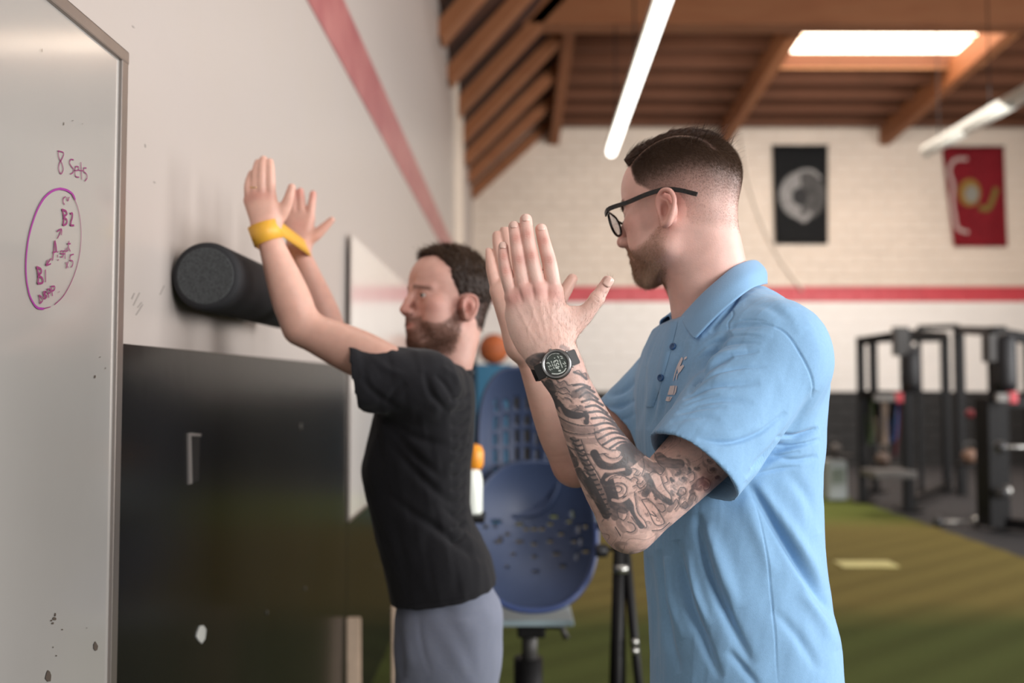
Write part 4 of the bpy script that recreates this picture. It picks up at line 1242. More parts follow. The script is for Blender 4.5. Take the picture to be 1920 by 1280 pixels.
q1c = q1[ic]
# long strands on top, combed back and over
strands('hair_strands', Vc, Qc, np.ones(len(Vc)), 9000, q1c, lambda q: np.stack([-1.0 + 0 * q[:, 0], -.55 + 2.0 * (q[:, 0] < 0) * 0 * q[:, 1], .25 + 0 * q[:, 0]], 1),
        lambda q: .020 + .010 * (q[:, 0] > .04), lambda q: .012 + .03 * sstep(.05, .085, q[:, 0]), '412d22', cap1, .00024, .04, 3, 4, R=HR1, droop=.20)
# crown whorl sticking out at the back
wc = np.exp(-(((q1[:, 0] + .075) / .022) ** 2 + ((q1[:, 2] - .098) / .022) ** 2)) * (mh > .5)
strands('cowlick', Vh, Qh, wc, 260, q1, lambda q: np.stack([-1 + 0 * q[:, 0], .3 + 0 * q[:, 0], .5 + 0 * q[:, 0]], 1), lambda q: .024 + 0 * q[:, 0], lambda q: .75 + 0 * q[:, 0], '2c1d17', cap1, .00026, .30, 7, 5, N=Nh, R=HR1)
# short sides: longer and darker upward
ws = mh * (.15 + dk) * (1 - .9 * (wt > .3)) * (1 - .97 * np.exp(-((q1[:, 1] - part) / .0042) ** 2) * (q1[:, 2] > .07))
strands('side_hair', Vh, Qh, ws, 90000, q1, lambda q: np.stack([-.55 + .2 * (q[:, 2] < .06), 0 * q[:, 0], -.75 + 0 * q[:, 0]], 1),
        lambda q: .0014 + .0085 * sstep(.03, .10, q[:, 2] + .3 * np.clip(-q[:, 0] - .06, 0, .05)), lambda q: .26 + 0 * q[:, 0], '5a4536', cap1, .00010, .2, 11, 2, N=Nh, R=HR1)
# beard and moustache
beard = strands('beard', Vh, Qh, bd * (.30 + .7 * dens) * (q1[:, 1] > -.03), 20000, q1, lambda q: np.stack([.25 + 0 * q[:, 0], 0 * q[:, 0], -.9 + 0 * q[:, 0]], 1),
        lambda q: .0022 + .0045 * sstep(-.06, -.10, q[:, 2]) * sstep(.02, .07, q[:, 0]) + .002 * (q[:, 0] > .09), lambda q: .34 + 0 * q[:, 0], 'a98a72', man1, .00011, .3, 17, 2, N=Nh, R=HR1)
wb_ = (np.exp(-((q1[:, 2] - .031) / .0045) ** 2) * (np.abs(q1[:, 1]) > .01) * (np.abs(q1[:, 1]) < .05) * (q1[:, 0] > .06))
strands('eyebrow', Vh, Qh, wb_, 700, q1, lambda q: np.stack([-.4 + 0 * q[:, 0], np.sign(q[:, 1]), 0 * q[:, 0]], 1), lambda q: .006 + 0 * q[:, 0], lambda q: .2 + 0 * q[:, 0], '3b281e', man1, .0002, .15, 19, 2, N=Nh, R=HR1)
# forearm hair
Nl = vnormals(Vl, Ql)
tl = ((Vl - el) @ (wr - el)) / ((wr - el) @ (wr - el))
wf = ((tl > .05) & (tl < 1.32)) * (.25 + sstep(-.2, .5, Nl[:, 0])) * (1 - .8 * sstep(1.25, 1.38, tl)) * (Nl[:, 1] < .25) * (1 + 1.6 * (tl > 1.0))
fore = (wr - el) / np.linalg.norm(wr - el)
strands('arm_hair', Vl, Ql, wf, 4200, Vl, lambda q: np.tile(fore + [.35, 0, -.1], (len(q), 1)), lambda q: .007 + 0 * q[:, 0], lambda q: .22 + 0 * q[:, 0], '7a5b48', man1, .00007, .3, 23, 3, N=Nl, R=np.eye(3))
# ------------------------------------------------------------------ polo shirt
M['polo'] = mat('blue_polo_fabric', srgb('86b0d6'), .78, noise_amt=.035, scale=220, bump=.25, bscale=900, spec=.25, sheen=.25, attr='Col')
def sleeve(F, a, b, ra, rb, th=.005, deep=.09, k=.02, flat=None, fs=1.0, endn=None):
    a, b = np.array(a, float), np.array(b, float)
    m = max(ra, rb) + .03
    r = F.sub(np.minimum(a, b) - m, np.maximum(a, b) + m)
    if r is None: return
    sl, (X, Y, Z) = r
    ab = b - a; L = np.linalg.norm(ab); n = ab / L
    qx, qy, qz = X - a[0], Y - a[1], Z - a[2]
    t = qx * n[0] + qy * n[1] + qz * n[2]
    tc = np.clip(t, 0, L)
    dx, dy, dz = qx - tc * n[0], qy - tc * n[1], qz - tc * n[2]
    tt = t - L
    if t is not None:
        e = np.maximum(t - L, 0)
        dx, dy, dz = dx - e * n[0], dy - e * n[1], dz - e * n[2]
    d2 = dx * dx + dy * dy + dz * dz
    if flat is not None:
        f = np.array(flat, float); dn = dx * f[0] + dy * f[1] + dz * f[2]; d2 = d2 + dn * dn * (1 / fs ** 2 - 1)
    rad = np.sqrt(d2); R_ = ra + (rb - ra) * np.clip(t, 0, L) / L
    d = rad - R_
    en = n if endn is None else np.array(endn) / np.linalg.norm(endn)
    pl = (X - b[0]) * en[0] + (Y - b[1]) * en[1] + (Z - b[2]) * en[2]
    d = np.maximum(d, pl)
    F.merge(sl, d.astype(np.float32), k, 'u')
    inner = np.maximum(rad - (R_ - th), -(pl + deep))
    F.merge(sl, inner.astype(np.float32), .004, 's')

Fs = Field((.08, 1.17, SL1[0][0] - .005), (.62, 1.76, 1.665), .0029)
Fs.loft(SL1, yaw1, .0)
shn = S(1452, 668, 1.335)
Fs.ell(shn, (.078, .070, .080), None, .045)
sleeve(Fs, shn, S(1299, 876, 1.262), .077, .0735, .0075, .10, .022, flat=(0, 1, 0), fs=.92)
shf = S(1300, 690, 1.60)
Fs.ell(shf, (.075, .06, .075), None, .03)
sleeve(Fs, shf, S(1172, 812, 1.585), .078, .072, .0055, .08, .02)
nf, nk = P(1258, 601, 1.47), P(1424, 522, 1.47)
nn_ = np.array([-(nk - nf)[2], 0, (nk - nf)[0]]); nn_ /= np.linalg.norm(nn_)
Fs.F = np.maximum(Fs.F, ((Fs.ax[0][:, None, None] - nf[0]) * nn_[0] + (Fs.ax[2][None, None, :] - nf[2]) * nn_[2]).astype(np.float32))
Vs, Qs = Fs.mesh(3)
del Fs
Vs, Qs = subdiv(Vs, Qs)
Ns = vnormals(Vs, Qs)
z5 = lambda pts: [(1100 + x / 1.6, 480 + y / 1.6) for x, y in pts]
F1 = [
 (z5([(300, 400), (350, 345), (430, 300), (520, 285)]), -.0026, 3.2), (z5([(295, 415), (350, 372), (440, 338), (540, 332)]), -.0024, 3.2), (z5([(285, 432), (340, 402), (420, 384)]), -.0022, 3), (z5([(278, 452), (330, 427), (400, 414)]), -.002, 3), (z5([(262, 475), (330, 457), (420, 452)]), -.002, 3.4),
 (z5([(325, 300), (370, 262), (440, 238), (520, 240)]), -.0022, 3), (z5([(318, 330), (360, 290), (430, 262), (520, 262)]), -.0022, 3), (z5([(500, 640), (560, 610), (640, 585)]), -.0028, 3.4), (z5([(520, 620), (590, 585), (660, 560)]), -.0026, 3.2), (z5([(505, 655), (570, 640), (640, 630)]), -.002, 3.4),
 (z5([(318, 385), (345, 330), (395, 260), (430, 225)]), -.007, 7), (z5([(300, 410), (330, 372), (380, 330), (440, 300)]), -.0035, 5), (z5([(330, 350), (400, 300), (480, 280)]), .003, 7),
 (z5([(290, 430), (350, 395), (430, 385), (520, 380)]), -.003, 6), (z5([(270, 470), (340, 440), (420, 432), (500, 440)]), -.0025, 6), (z5([(250, 500), (330, 480), (400, 490)]), -.002, 6),
 (z5([(330, 548), (420, 560), (510, 535), (600, 468)]), -.0032, 5), (z5([(330, 520), (420, 530), (520, 500)]), .0018, 9), (z5([(350, 240), (420, 215), (500, 205), (560, 210)]), -.0025, 5), (z5([(400, 250), (480, 235), (560, 240)]), .002, 6),
 (z5([(480, 668), (530, 620), (600, 570), (690, 520)]), -.006, 8), (z5([(500, 640), (580, 560), (650, 470), (685, 400)]), -.0045, 9), (z5([(570, 548), (630, 540), (695, 515)]), -.004, 4), (z5([(565, 575), (630, 570), (700, 548)]), -.003, 4), (z5([(560, 600), (620, 612), (690, 600)]), -.0025, 5),
 (z5([(480, 670), (530, 750), (600, 860), (680, 990), (745, 1090)]), -.009, 9), (z5([(510, 680), (580, 780), (660, 900), (720, 1000)]), .004, 14), (z5([(470, 720), (520, 850), (560, 960)]), .003, 14),
 (z5([(330, 770), (350, 870), (385, 990), (440, 1120), (500, 1230)]), -.008, 10), (z5([(355, 800), (400, 930), (450, 1060)]), .006, 16), (z5([(270, 850), (285, 960), (310, 1060), (350, 1150), (400, 1270)]), -.008, 9), (z5([(300, 880), (325, 1000), (365, 1110)]), .004, 8),
 (z5([(215, 880), (225, 1000), (240, 1120), (280, 1250)]), -.006, 8), (z5([(240, 900), (255, 1030), (290, 1150)]), .004, 8), (z5([(185, 900), (195, 1020), (210, 1200)]), -.004, 7), (z5([(420, 1180), (480, 1250), (520, 1300)]), -.004, 8),
 (z5([(640, 1000), (700, 1080), (755, 1180)]), .004, 12), (z5([(560, 1060), (640, 1150), (700, 1250)]), -.003, 10), (z5([(600, 640), (660, 720), (700, 830)]), -.0025, 12),
 (z5([(215, 330), (205, 420), (185, 520)]), -.0035, 6), (z5([(175, 330), (165, 430), (155, 520)]), -.0035, 6), (z5([(300, 260), (270, 330), (235, 430), (205, 520)]), -.003, 7), (z5([(255, 250), (232, 330), (215, 430)]), .002, 7),
 (z5([(60, 420), (100, 410), (150, 370)]), -.003, 5), (z5([(50, 450), (100, 450), (150, 430)]), -.003, 5), (z5([(70, 480), (110, 490), (150, 470)]), -.002, 5),
 (z5([(460, 110), (440, 140), (400, 190), (370, 230)]), -.003, 4), (z5([(520, 200), (590, 225), (640, 290), (675, 370), (680, 430)]), -.0022, 2.0),   # armhole seam
 (z5([(432, 150), (440, 175), (425, 200), (420, 222)]), -.0015, 1.6), (z5([(425, 205), (480, 190), (540, 195)]), -.0015, 1.8),
 (z5([(486, 680), (520, 800), (548, 960), (563, 1120), (575, 1290)]), -.0016, 1.6),      # side seam
 (z5([(198, 562), (260, 580), (340, 628), (400, 668), (462, 700)]), -.0010, 1.3), (z5([(196, 568), (260, 588), (338, 636), (398, 676), (458, 706)]), -.0008, 1.2),  # hem stitching
 (z5([(560, 120), (600, 170), (650, 230)]), .002, 14), (z5([(470, 140), (560, 160), (620, 200)]), -.002, 8),
]
Vs = folds(Vs, Ns, [(p_, d_ * (1.55 if abs(d_) > .0024 else 1.2), w_) for p_, d_, w_ in F1])
Vs = Vs + Ns * (vnoise(Vs * [1, 1, .45], 26, 2) * .0016 + vnoise(Vs * [1, 1, .5], 60, 3) * .0006)[:, None]
shirt1 = meshnp('polo_shirt', Vs, Qs, M['polo'], man1)
shirt1['label'] = 'light blue short-sleeved polo shirt'
colour(shirt1, np.tile(srgb('86b0d6'), (len(Vs), 1)))
bvh1 = BVHTree.FromPolygons([tuple(v) for v in Vs], [tuple(int(i) for i in f) for f in Qs])
def hit(bvh, px, py, off=.0):
    d = RC @ np.array([(px - CX) / FPX, (CY - py) / FPX, -1.0]); d /= np.linalg.norm(d)
    h = bvh.ray_cast(Vector(CAMP), Vector(d))
    if h[0] is None: return None, None
    n = h[1] if h[1].dot(Vector(d)) < 0 else -h[1]
    return h[0] + n * off, n
def on_cloth(bm, poly, bvh, off=.0012):
    vs_ = []
    for x, y in poly:
        p_, n_ = hit(bvh, x, y, off)
        if p_ is None: return
        vs_.append(bm.verts.new(p_))
    bm.faces.new(vs_)
# --- collar: stand plus folded leaf
M['polo_in'] = mat('polo_knit', srgb('80abd2'), .85, bump=.3, bscale=600, sheen=.2)
colr_pts = [  # (top fold px,py,Y) (leaf bottom px,py,Y) from the front tip on the near side, round the back, to the far tip
 ((1279, 592, 1.405), (1303, 637, 1.372)), ((1296, 573, 1.392), (1326, 612, 1.345)), ((1318, 550, 1.384), (1352, 586, 1.333)), ((1345, 526, 1.386), (1382, 560, 1.335)), ((1376, 501, 1.400), (1408, 541, 1.362)),
 ((1402, 490, 1.425), (1427, 534, 1.400)), ((1417, 489, 1.47), (1436, 532, 1.47)), ((1405, 492, 1.52), (1424, 535, 1.545)), ((1375, 504, 1.555), (1385, 550, 1.60)), ((1335, 535, 1.565), (1335, 575, 1.62)), ((1298, 570, 1.55), (1290, 598, 1.60)), ((1268, 580, 1.53), (1256, 612, 1.56)), ((1254, 592, 1.50), (1239, 612, 1.52))]
def clampY(px, py, Y, off):
    p_, n_ = hit(bvh1, px, py)
    return P(px, py, min(Y, p_[1] - off) if p_ is not None else Y)
TP = spline([clampY(*a, .002) if i < 6 else P(*a) for i, (a, b) in enumerate(colr_pts)], 6); LB = spline([clampY(*b, .007) if i < 7 else P(*b) for i, (a, b) in enumerate(colr_pts)], 6)
cen = np.array(P(1340, 570, 1.47))
rowsV = []
for i in range(len(TP)):
    t_, l_ = TP[i], LB[i]
    inn = cen - t_; inn[2] = 0; inn /= np.linalg.norm(inn)
    b_ = t_ + inn * .004 + np.array([0, 0, -.036])
    m_ = t_ * .5 + l_ * .5 - inn * .004
    rowsV.append([b_, t_ + inn * .0045 + [0, 0, -.012], t_ + inn * .002 + [0, 0, .0], t_ - inn * .0015 + [0, 0, .001], t_ * .75 + l_ * .25 - inn * .008 + [0, -.002, 0], m_ - inn * .005 + [0, -.003, 0], t_ * .25 + l_ * .75 - inn * .005 + [0, -.002, 0], l_ - inn * .0015])
rv = np.array(rowsV); n_, m2 = rv.shape[:2]
idx = np.arange(n_ * m2).reshape(n_, m2)
QQ = np.stack([idx[:-1, :-1], idx[1:, :-1], idx[1:, 1:], idx[:-1, 1:]], -1).reshape(-1, 4)
clr = meshnp('collar', rv.reshape(-1, 3), QQ, M['polo_in'], shirt1)
sd_ = clr.modifiers.new('s', 'SUBSURF'); sd_.levels = 1; sd_.render_levels = 2
so = clr.modifiers.new('t', 'SOLIDIFY'); so.thickness = .0022; so.offset = 0
# placket with buttons, chest print
bm = NB(); G_ = []
for j in range(15):
    v = j / 14; row = []
    y_ = 604 + 158 * v
    for i in range(5):
        u = i / 4; x_ = (1252 - 32 * v - 10 * v * v) + u * (19 - 3 * v)
        p_, n_ = hit(bvh1, x_, y_, .0022 - .0016 * abs(2 * u - 1) ** 6)
        row.append(bm.verts.new(p_) if p_ is not None else None)
    G_.append(row)
for j in range(14):
    for i in range(4):
        f_ = (G_[j][i], G_[j][i + 1], G_[j + 1][i + 1], G_[j + 1][i])
        if all(f_): bm.faces.new(f_)
for v_ in [v_ for v_ in bm.verts if not v_.link_faces]: bm.verts.remove(v_)
bmesh.ops.recalc_face_normals(bm, faces=bm.faces)
fromb('placket', bm, M['polo_in'], shirt1, True)
M['button'] = mat('blue_button', srgb('2c5686'), .35)
for x_, y_ in ((1263, 650), (1240, 708)):
    p_, n_ = hit(bvh1, x_, y_, .002)
    if p_ is None: continue
    lathe_b = lathe(NB(), [(.0001, .0008), (.0028, .0008), (.0036, .0022), (.0052, .0022), (.0056, .0008), (.0052, -.001), (.0001, -.001)], p_ - n_ * .0006, 20, n_)
    fromb('button', lathe_b, M['button'], shirt1, True)
M['print'] = mat('shirt_print', srgb('d6cfd2'), .7)
z8 = lambda pts: [(1220 + x / 8, 620 + y / 8) for x, y in pts]
bm = NB()
for poly in ([(470, 400), (490, 405), (410, 560), (370, 700), (352, 760), (345, 750), (365, 640), (410, 510)], [(490, 405), (495, 430), (450, 540), (415, 590), (410, 560), (450, 470)], [(450, 540), (495, 510), (510, 530), (465, 600), (425, 650), (415, 590)],
             [(520, 400), (555, 385), (545, 420), (505, 440)], [(400, 650), (420, 640), (405, 730), (395, 740)],
             [(300, 825), (375, 822), (345, 960), (262, 960)], [(385, 822), (405, 828), (390, 920), (365, 960), (350, 965)], [(252, 985), (300, 990), (280, 1060), (232, 1045)], [(308, 990), (335, 990), (312, 1030), (290, 1060), (285, 1055)]):
    on_cloth(bm, z8(poly), bvh1, .0014)
bmesh.ops.triangulate(bm, faces=bm.faces)
fromb('chest_logo', bm, M['print'], shirt1)
# --- trousers and shoes (below the frame, so he stands on the floor)
def legs(nm, parent, top, yaw, m, shoe, colr, hip=.10, split=.55):
    cx, cy, zt = top
    F_ = Field((cx - .26, cy - .30, .02), (cx + .26, cy + .30, zt + .02), .009)
    f_ = np.array([-math.cos(yaw), -math.sin(yaw), 0]); l_ = np.array([math.sin(yaw), -math.cos(yaw), 0])
    F_.loft([(zt, cx, cy, .125, .165), (zt - .08, cx, cy, .135, .18), (zt - .18, cx, cy, .12, .175)], yaw, .03)
    feet = []
    for s in (-1, 1):
        h_ = np.array([cx, cy, zt - .12]) + l_ * s * .09
        kn = np.array([cx, cy, .50]) + l_ * s * .10 + f_ * .02
        an = np.array([cx, cy, .10]) + l_ * s * .11 - f_ * .01
        F_.chain([h_, kn, an], [.095, .068, .056], .03); feet.append(an)
    V_, Q_ = F_.mesh(2)
    V_ = V_ + vnormals(V_, Q_) * (vnoise(V_ * [1, 1, .4], 18, 4) * .003)[:, None]
    o = meshnp(nm, V_, Q_, m, parent)
    for an in feet:
        Fq = Field(an - [.2, .2, .11], an + [.2, .2, .05], .006)
        Fq.cone(an + [0, 0, -.06] - f_ * .03, an + [0, 0, -.068] + f_ * .14, .042, .034, .03); Fq.cone(an + [0, 0, -.02], an + [0, 0, -.06], .046, .045, .03)
        sl = Fq.sub(an - [.2, .2, .11], an + [.2, .2, .05])
        Fq.F = np.maximum(Fq.F, (.0175 - Fq.ax[2])[None, None, :].astype(np.float32))
        V_, Q_ = Fq.mesh(1)
        meshnp('shoe', V_, Q_, shoe, parent)
    return o
M['shoe'] = mat('dark_shoe', srgb('24242a'), .6)
M['navy'] = mat('navy_trousers', srgb('2b3040'), .8, noise_amt=.1, scale=60)
legs('trousers', man1, (SL1[0][1], 1.47, SL1[0][0] + .04), yaw1, M['navy'], M['shoe'], None)
# ------------------------------------------------------------------ spectacles and watch
gl = empty('eyeglasses', tuple(h1(.09, 0, .01)), 'black-framed spectacles worn by the man in the blue polo', 'glasses')
M['acetate'] = mat('black_acetate', srgb('0e0d0f'), .3, noise_amt=.3, scale=90, c2=srgb('22160f'), spec=.3, mixlo=.5, mixhi=.62)
M['lens'] = mat('lens_glass', (1, 1, 1), .02, transmission=1.0, spec=.5)
M['lens'].node_tree.nodes['Principled BSDF'].inputs['IOR'].default_value = 1.12
for s in (-1, 1):
    rim = []
    for k in range(36):
        t = 2 * math.pi * k / 36
        cy_, cz_ = math.cos(t), math.sin(t)
        yy_ = s * (.034 + .0255 * np.sign(cy_) * abs(cy_) ** .8); zz_ = .004 + (.0185 if cz_ > 0 else .0215) * np.sign(cz_) * abs(cz_) ** .85
        rim.append(h1(.113 - .9 * max(0, abs(yy_) - .03) ** 1.0 * .22 - .10 * (.02 - zz_), yy_, zz_))
    fromb('rim', path(NB(), rim, .0021, 8, closed=True), M['acetate'], gl, True)
    bm = NB(); c0 = bm.verts.new(np.mean(rim, 0)); vs_ = [bm.verts.new(r_) for r_ in rim]
    for k in range(36): bm.faces.new((c0, vs_[k], vs_[(k + 1) % 36]))
    bmesh.ops.solidify(bm, geom=list(bm.faces), thickness=.0012)
    fromb('lens', bm, M['lens'], gl)
    tp = [h1(.111, s * .060, .016), h1(.103, s * .070, .018), h1(.06, s * .0745, .019), h1(.012, s * .0785, .0205), h1(-.010, s * .0765, .0195), h1(-.030, s * .0765, .012), h1(-.062, s * .0765, -.006)]
    tp = spline(tp, 4)
    bm = NB(); pv = None
    for a, b in zip(tp, tp[1:]):
        beam(bm, a - (b - a) * .12, b, .0028, .0068, up=tuple(HR1[:, 2]))
    fromb('temple', bm, M['acetate'], gl)
fromb('bridge', path(NB(), [h1(.112, -.0095, .012), h1(.1145, -.004, .015), h1(.1145, .004, .015), h1(.112, .0095, .012)], .002, 8), M['acetate'], gl, True)

# watch on the near wrist
fd = (wr - el) / np.linalg.norm(wr - el)
wc_ = S(1043, 684, 1.232)
wt_ = empty('wrist_watch', tuple(wc_), 'black digital sports watch on the tattooed left wrist', 'watch')
nw = np.array([-.10, -1.0, .06]); nw /= np.linalg.norm(nw)            # dial normal
sd0 = np.cross(nw, fd); sd0 /= np.linalg.norm(sd0)                   # across the wrist
up0 = np.cross(sd0, nw)
fdw = up0
M['watch_black'] = mat('watch_rubber', srgb('151416'), .45, spec=.5)
M['bezel'] = mat('watch_bezel', srgb('a2a3a3'), .28, metal=1.0)
M['wscreen'] = mat('watch_screen', srgb('3c4440'), .25, noise_amt=.05, scale=300)
M['wglass'] = mat('watch_rim', srgb('1f2322'), .12, coat=.5)
M['wdigit'] = mat('watch_digit', srgb('dfe6df'), .5, emit=.12)
# strap: closed band around the wrist
bm = NB(); n_ = 40; R_ = []
for k in range(n_):
    t = 2 * math.pi * k / n_
    cx_, sx_ = math.cos(t), math.sin(t)
    w_ = .0105 + .0015 * max(0, sx_)
    c = wc_ + sd0 * (.0318 * np.sign(cx_) * abs(cx_) ** .85) + nw * (.0262 * np.sign(sx_) * abs(sx_) ** .85)
    o_ = sd0 * cx_ + nw * sx_
    R_.append([bm.verts.new(c + fd * w_), bm.verts.new(c + fd * (w_ - .001) + o_ * .0028), bm.verts.new(c - fd * (w_ - .001) + o_ * .0028), bm.verts.new(c - fd * w_)])
for k in range(n_):
    A, B = R_[k], R_[(k + 1) % n_]
    for i in range(4): bm.faces.new((A[i], B[i], B[(i + 1) % 4], A[(i + 1) % 4]))
bmesh.ops.recalc_face_normals(bm, faces=bm.faces)
fromb('strap', bm, M['watch_black'], wt_, True)
# strap keeper loop at the left
kc = wc_ - sd0 * (-.0335 if project(wc_ + sd0 * .03)[0] < project(wc_)[0] else .0335)
dc = S(1043.5, 682.5, 1.190)
ctr = dc
case = lathe(NB(), [(.0001, -.010), (.0185, -.010), (.0200, -.007), (.0202, -.002), (.0190, .0)], ctr, 48, nw)
fromb('case', case, M['watch_black'], wt_, True)
for sgn in (1, -1):
    a = ctr + sd0 * sgn * .0165 - nw * .0045
    bm = NB(); beam(bm, a, a + sd0 * sgn * .0125 - nw * .006, .0205, .0055, up=tuple(nw)); bmesh.ops.bevel(bm, geom=list(bm.edges), offset=.001, segments=2, affect='EDGES')
    fromb('lug', bm, M['watch_black'], wt_)
for aa in (60, 120, 240, 300, 0):
    t = math.radians(aa); d_ = sd0 * math.sin(t) + fdw * math.cos(t)
    if abs(d_ @ sd0) > .9: continue
    fromb('pusher', tube(NB(), ctr + d_ * .019 - nw * .005, ctr + d_ * .0222 - nw * .005, .0017, n=10), M['bezel'], wt_, True)
fromb('bezel', lathe(NB(), [(.0158, -.0005), (.0190, -.0008), (.0194, .0002), (.0186, .0016), (.0166, .0014), (.0158, .0004)], ctr, 48, nw), M['bezel'], wt_, True)
fromb('dial_ring', lathe(NB(), [(.0001, .0002), (.0163, .0002), (.0164, .0008), (.0001, .0008)], ctr, 48, nw), M['wglass'], wt_)
scr = fromb('screen', lathe(NB(), [(.0001, .0006), (.0132, .0006), (.0132, .0011), (.0001, .0011)], ctr, 48, nw), M['wscreen'], wt_)
# screen marks: text runs up the forearm side, as on the wrist
def wpt(x, y, o=.0013):
    """zoomed watch pixel -> point on the screen plane"""
    px_, py_ = 980 + x / 12.8, 640 + y / 12.8
    d_ = RC @ np.array([(px_ - CX) / FPX, (CY - py_) / FPX, -1.0]); c_ = ctr + nw * o
    return CAMP + d_ * (((c_ - CAMP) @ nw) / (d_ @ nw))
def wstroke(bm, pts, w_=10, o=.0013):
    p3 = [wpt(x, y, o) for x, y in pts]; A, B = [], []
    for i, p in enumerate(p3):
        d_ = p3[min(i + 1, len(p3) - 1)] - p3[max(i - 1, 0)]; d_ /= np.linalg.norm(d_) + 1e-12
        s_ = np.cross(nw, d_) * (w_ / 12.8 / FPX * 1.19 / 2)
        A.append(bm.verts.new(p + s_)); B.append(bm.verts.new(p - s_))
    for i in range(len(pts) - 1): bm.faces.new((A[i], A[i + 1], B[i + 1], B[i]))
bm = NB()
ub, gb = np.array([-.30, -.954]), np.array([-.954, .30])
for k_, gl_ in enumerate(([[(48, 0), (48, 100)], [(48, 100), (0, 34), (66, 34)]],
                          [[(60, 100), (10, 100), (6, 56), (40, 62), (60, 42), (58, 14), (32, 0), (4, 8)]],
                          [[(4, 96), (36, 100), (56, 82), (50, 60), (24, 54)], [(50, 60), (62, 34), (50, 8), (26, 0), (2, 8)]])):
    for pts in gl_: wstroke(bm, [tuple(np.array([898, 645]) + ub * (x_ + k_ * 78) + gb * y_) for x_, y_ in pts], 14)
for pts in ([(880, 435), (955, 630)],): wstroke(bm, pts, 12)
wstroke(bm, [(700, 770), (760, 778), (850, 778), (940, 750), (1000, 710), (1045, 635)], 15)
wstroke(bm, [(585, 420), (630, 350), (700, 300), (800, 282), (880, 298)], 6)
for a, b in (((570, 520), (600, 515)), ((600, 500), (650, 530)), ((615, 590), (645, 620)), ((650, 560), (685, 600)), ((635, 655), (675, 690)), ((690, 655), (715, 668)), ((680, 470), (705, 520)), ((710, 540), (730, 590)), ((740, 610), (760, 655)),
             ((835, 350), (870, 400)), ((895, 350), (950, 365)), ((915, 405), (970, 400)), ((960, 520), (1010, 550)), ((995, 480), (1035, 540)), ((1010, 590), (1050, 585)), ((865, 690), (910, 690)), ((865, 712), (912, 712)), ((865, 690), (865, 712)), ((912, 690), (912, 712)), ((755, 395), (780, 400))):
    wstroke(bm, [a, b], 11)
bmesh.ops.recalc_face_normals(bm, faces=bm.faces)
dg = fromb('display_digits', bm, M['wdigit'], scr); dg['label'] = 'pale digits 453 with small marks'
# ------------------------------------------------------------------ man in the black t-shirt
man2 = empty('person', (-.16, 2.06, 0.0), 'bearded man in black t-shirt and grey sweatpants raising both arms', 'person', None)
HR2 = euler_head(math.radians(36), math.radians(-3), math.radians(2))
HO2 = P(838, 572, 2.06)
T2 = T4(HR2, HO2)
HS2 = .965
h2 = lambda x, y, z: HR2 @ (np.array([x, y, z]) * HS2) + HO2
F = Field(HO2 - [.16, .16, .26], HO2 + [.17, .16, .15], .0027)
head_field(F, T2, HS2)
nb2 = P(828, 690, 2.06)
F.cone(h2(-.030, 0, -.035), nb2, .052, .060, .03)
F.cone(h2(-.045, 0, -.005), nb2 + [.015, 0, .02], .044, .052, .03)
V2h, Q2h = F.mesh(2)

arm_s = .98
e2 = P(566, 614, 1.875); w2 = P(501, 438, 1.855); s2 = P(760, 702, 1.90)
Fa = Field((-.62, 1.74, 1.28), (-.06, 1.98, 2.0), .0026)
arm(Fa, e2, w2, s2, arm_s)
ya = 1.855
A2 = lambda px, py, dy=0.0: P(px, py, ya + dy)
mk = [A2(467, 376, .006), A2(478, 370), A2(491, 367, -.002), A2(508, 368, .002)]
for q, wx in zip(mk, ((489, 428), (496, 426), (503, 425), (511, 424))): Fa.cone(q, A2(*wx), .0120, .0165, .012)
finger(Fa, [mk[0], A2(466, 347, -.004), A2(469, 333), A2(472, 325)], .0092, .0074)
finger(Fa, [mk[1], A2(479, 338, -.006), A2(481, 317, -.004), A2(484, 305)], .0102, .0080)
finger(Fa, [mk[2], A2(491, 332, -.008), A2(492, 312, -.006), A2(494, 299)], .0105, .0084)
finger(Fa, [mk[3], A2(507, 333, -.005), A2(507, 316, -.004), A2(506, 304)], .0103, .0082)
Fa.chain([A2(510, 420, .01), A2(530, 398, .008), A2(541, 373, .0), A2(547, 351, -.004)], [.017, .0135, .0105, .0082], .008)
Fa.cone(A2(512, 395, .004), A2(528, 392, .006), .012, .008, .012)
V2l, Q2l = Fa.mesh(2)
# far arm, palm towards the camera
e2f = P(625, 640, 2.16); w2f = P(561, 470, 2.14); s2f = P(775, 700, 2.20)
Fb = Field((-.60, 2.02, 1.28), (-.06, 2.30, 1.98), .003)
arm(Fb, e2f, w2f, s2f, .95)
yb2 = 2.14
B2 = lambda px, py, dy=0.0: P(px, py, yb2 + dy)
mk2 = [B2(541, 413, .002), B2(552, 405), B2(566, 403), B2(581, 407)]
for q, wx in zip(mk2, ((553, 455), (558, 456), (564, 458), (571, 460))): Fb.cone(q, B2(*wx), .0125, .0170, .012)
finger(Fb, [mk2[0], B2(540, 390), B2(539, 378), B2(539, 371)], .0092, .0075)
finger(Fb, [mk2[1], B2(551, 380), B2(551, 368), B2(551, 360)], .0104, .0082)
finger(Fb, [mk2[2], B2(565, 379), B2(564, 366), B2(563, 358)], .0106, .0084)
finger(Fb, [mk2[3], B2(584, 384), B2(586, 372), B2(587, 363)], .0104, .0082)
Fb.chain([B2(572, 450), B2(591, 441), B2(608, 426), B2(622, 412)], [.017, .014, .0108, .0080], .008)
V2f, Q2f = Fb.mesh(2)
rows2 = [(1175, 735, 936, .168), (1113, 731, 934, .165), (1052, 719, 923, .162), (1010, 706, 905, .158), (972, 698, 886, .155), (919, 684, 881, .155), (880, 677, 883, .158), (839, 685, 888, .162), (790, 697, 891, .165), (745, 712, 891, .165), (706, 738, 886, .150), (688, 770, 872, .110), (680, 800, 860, .070)]
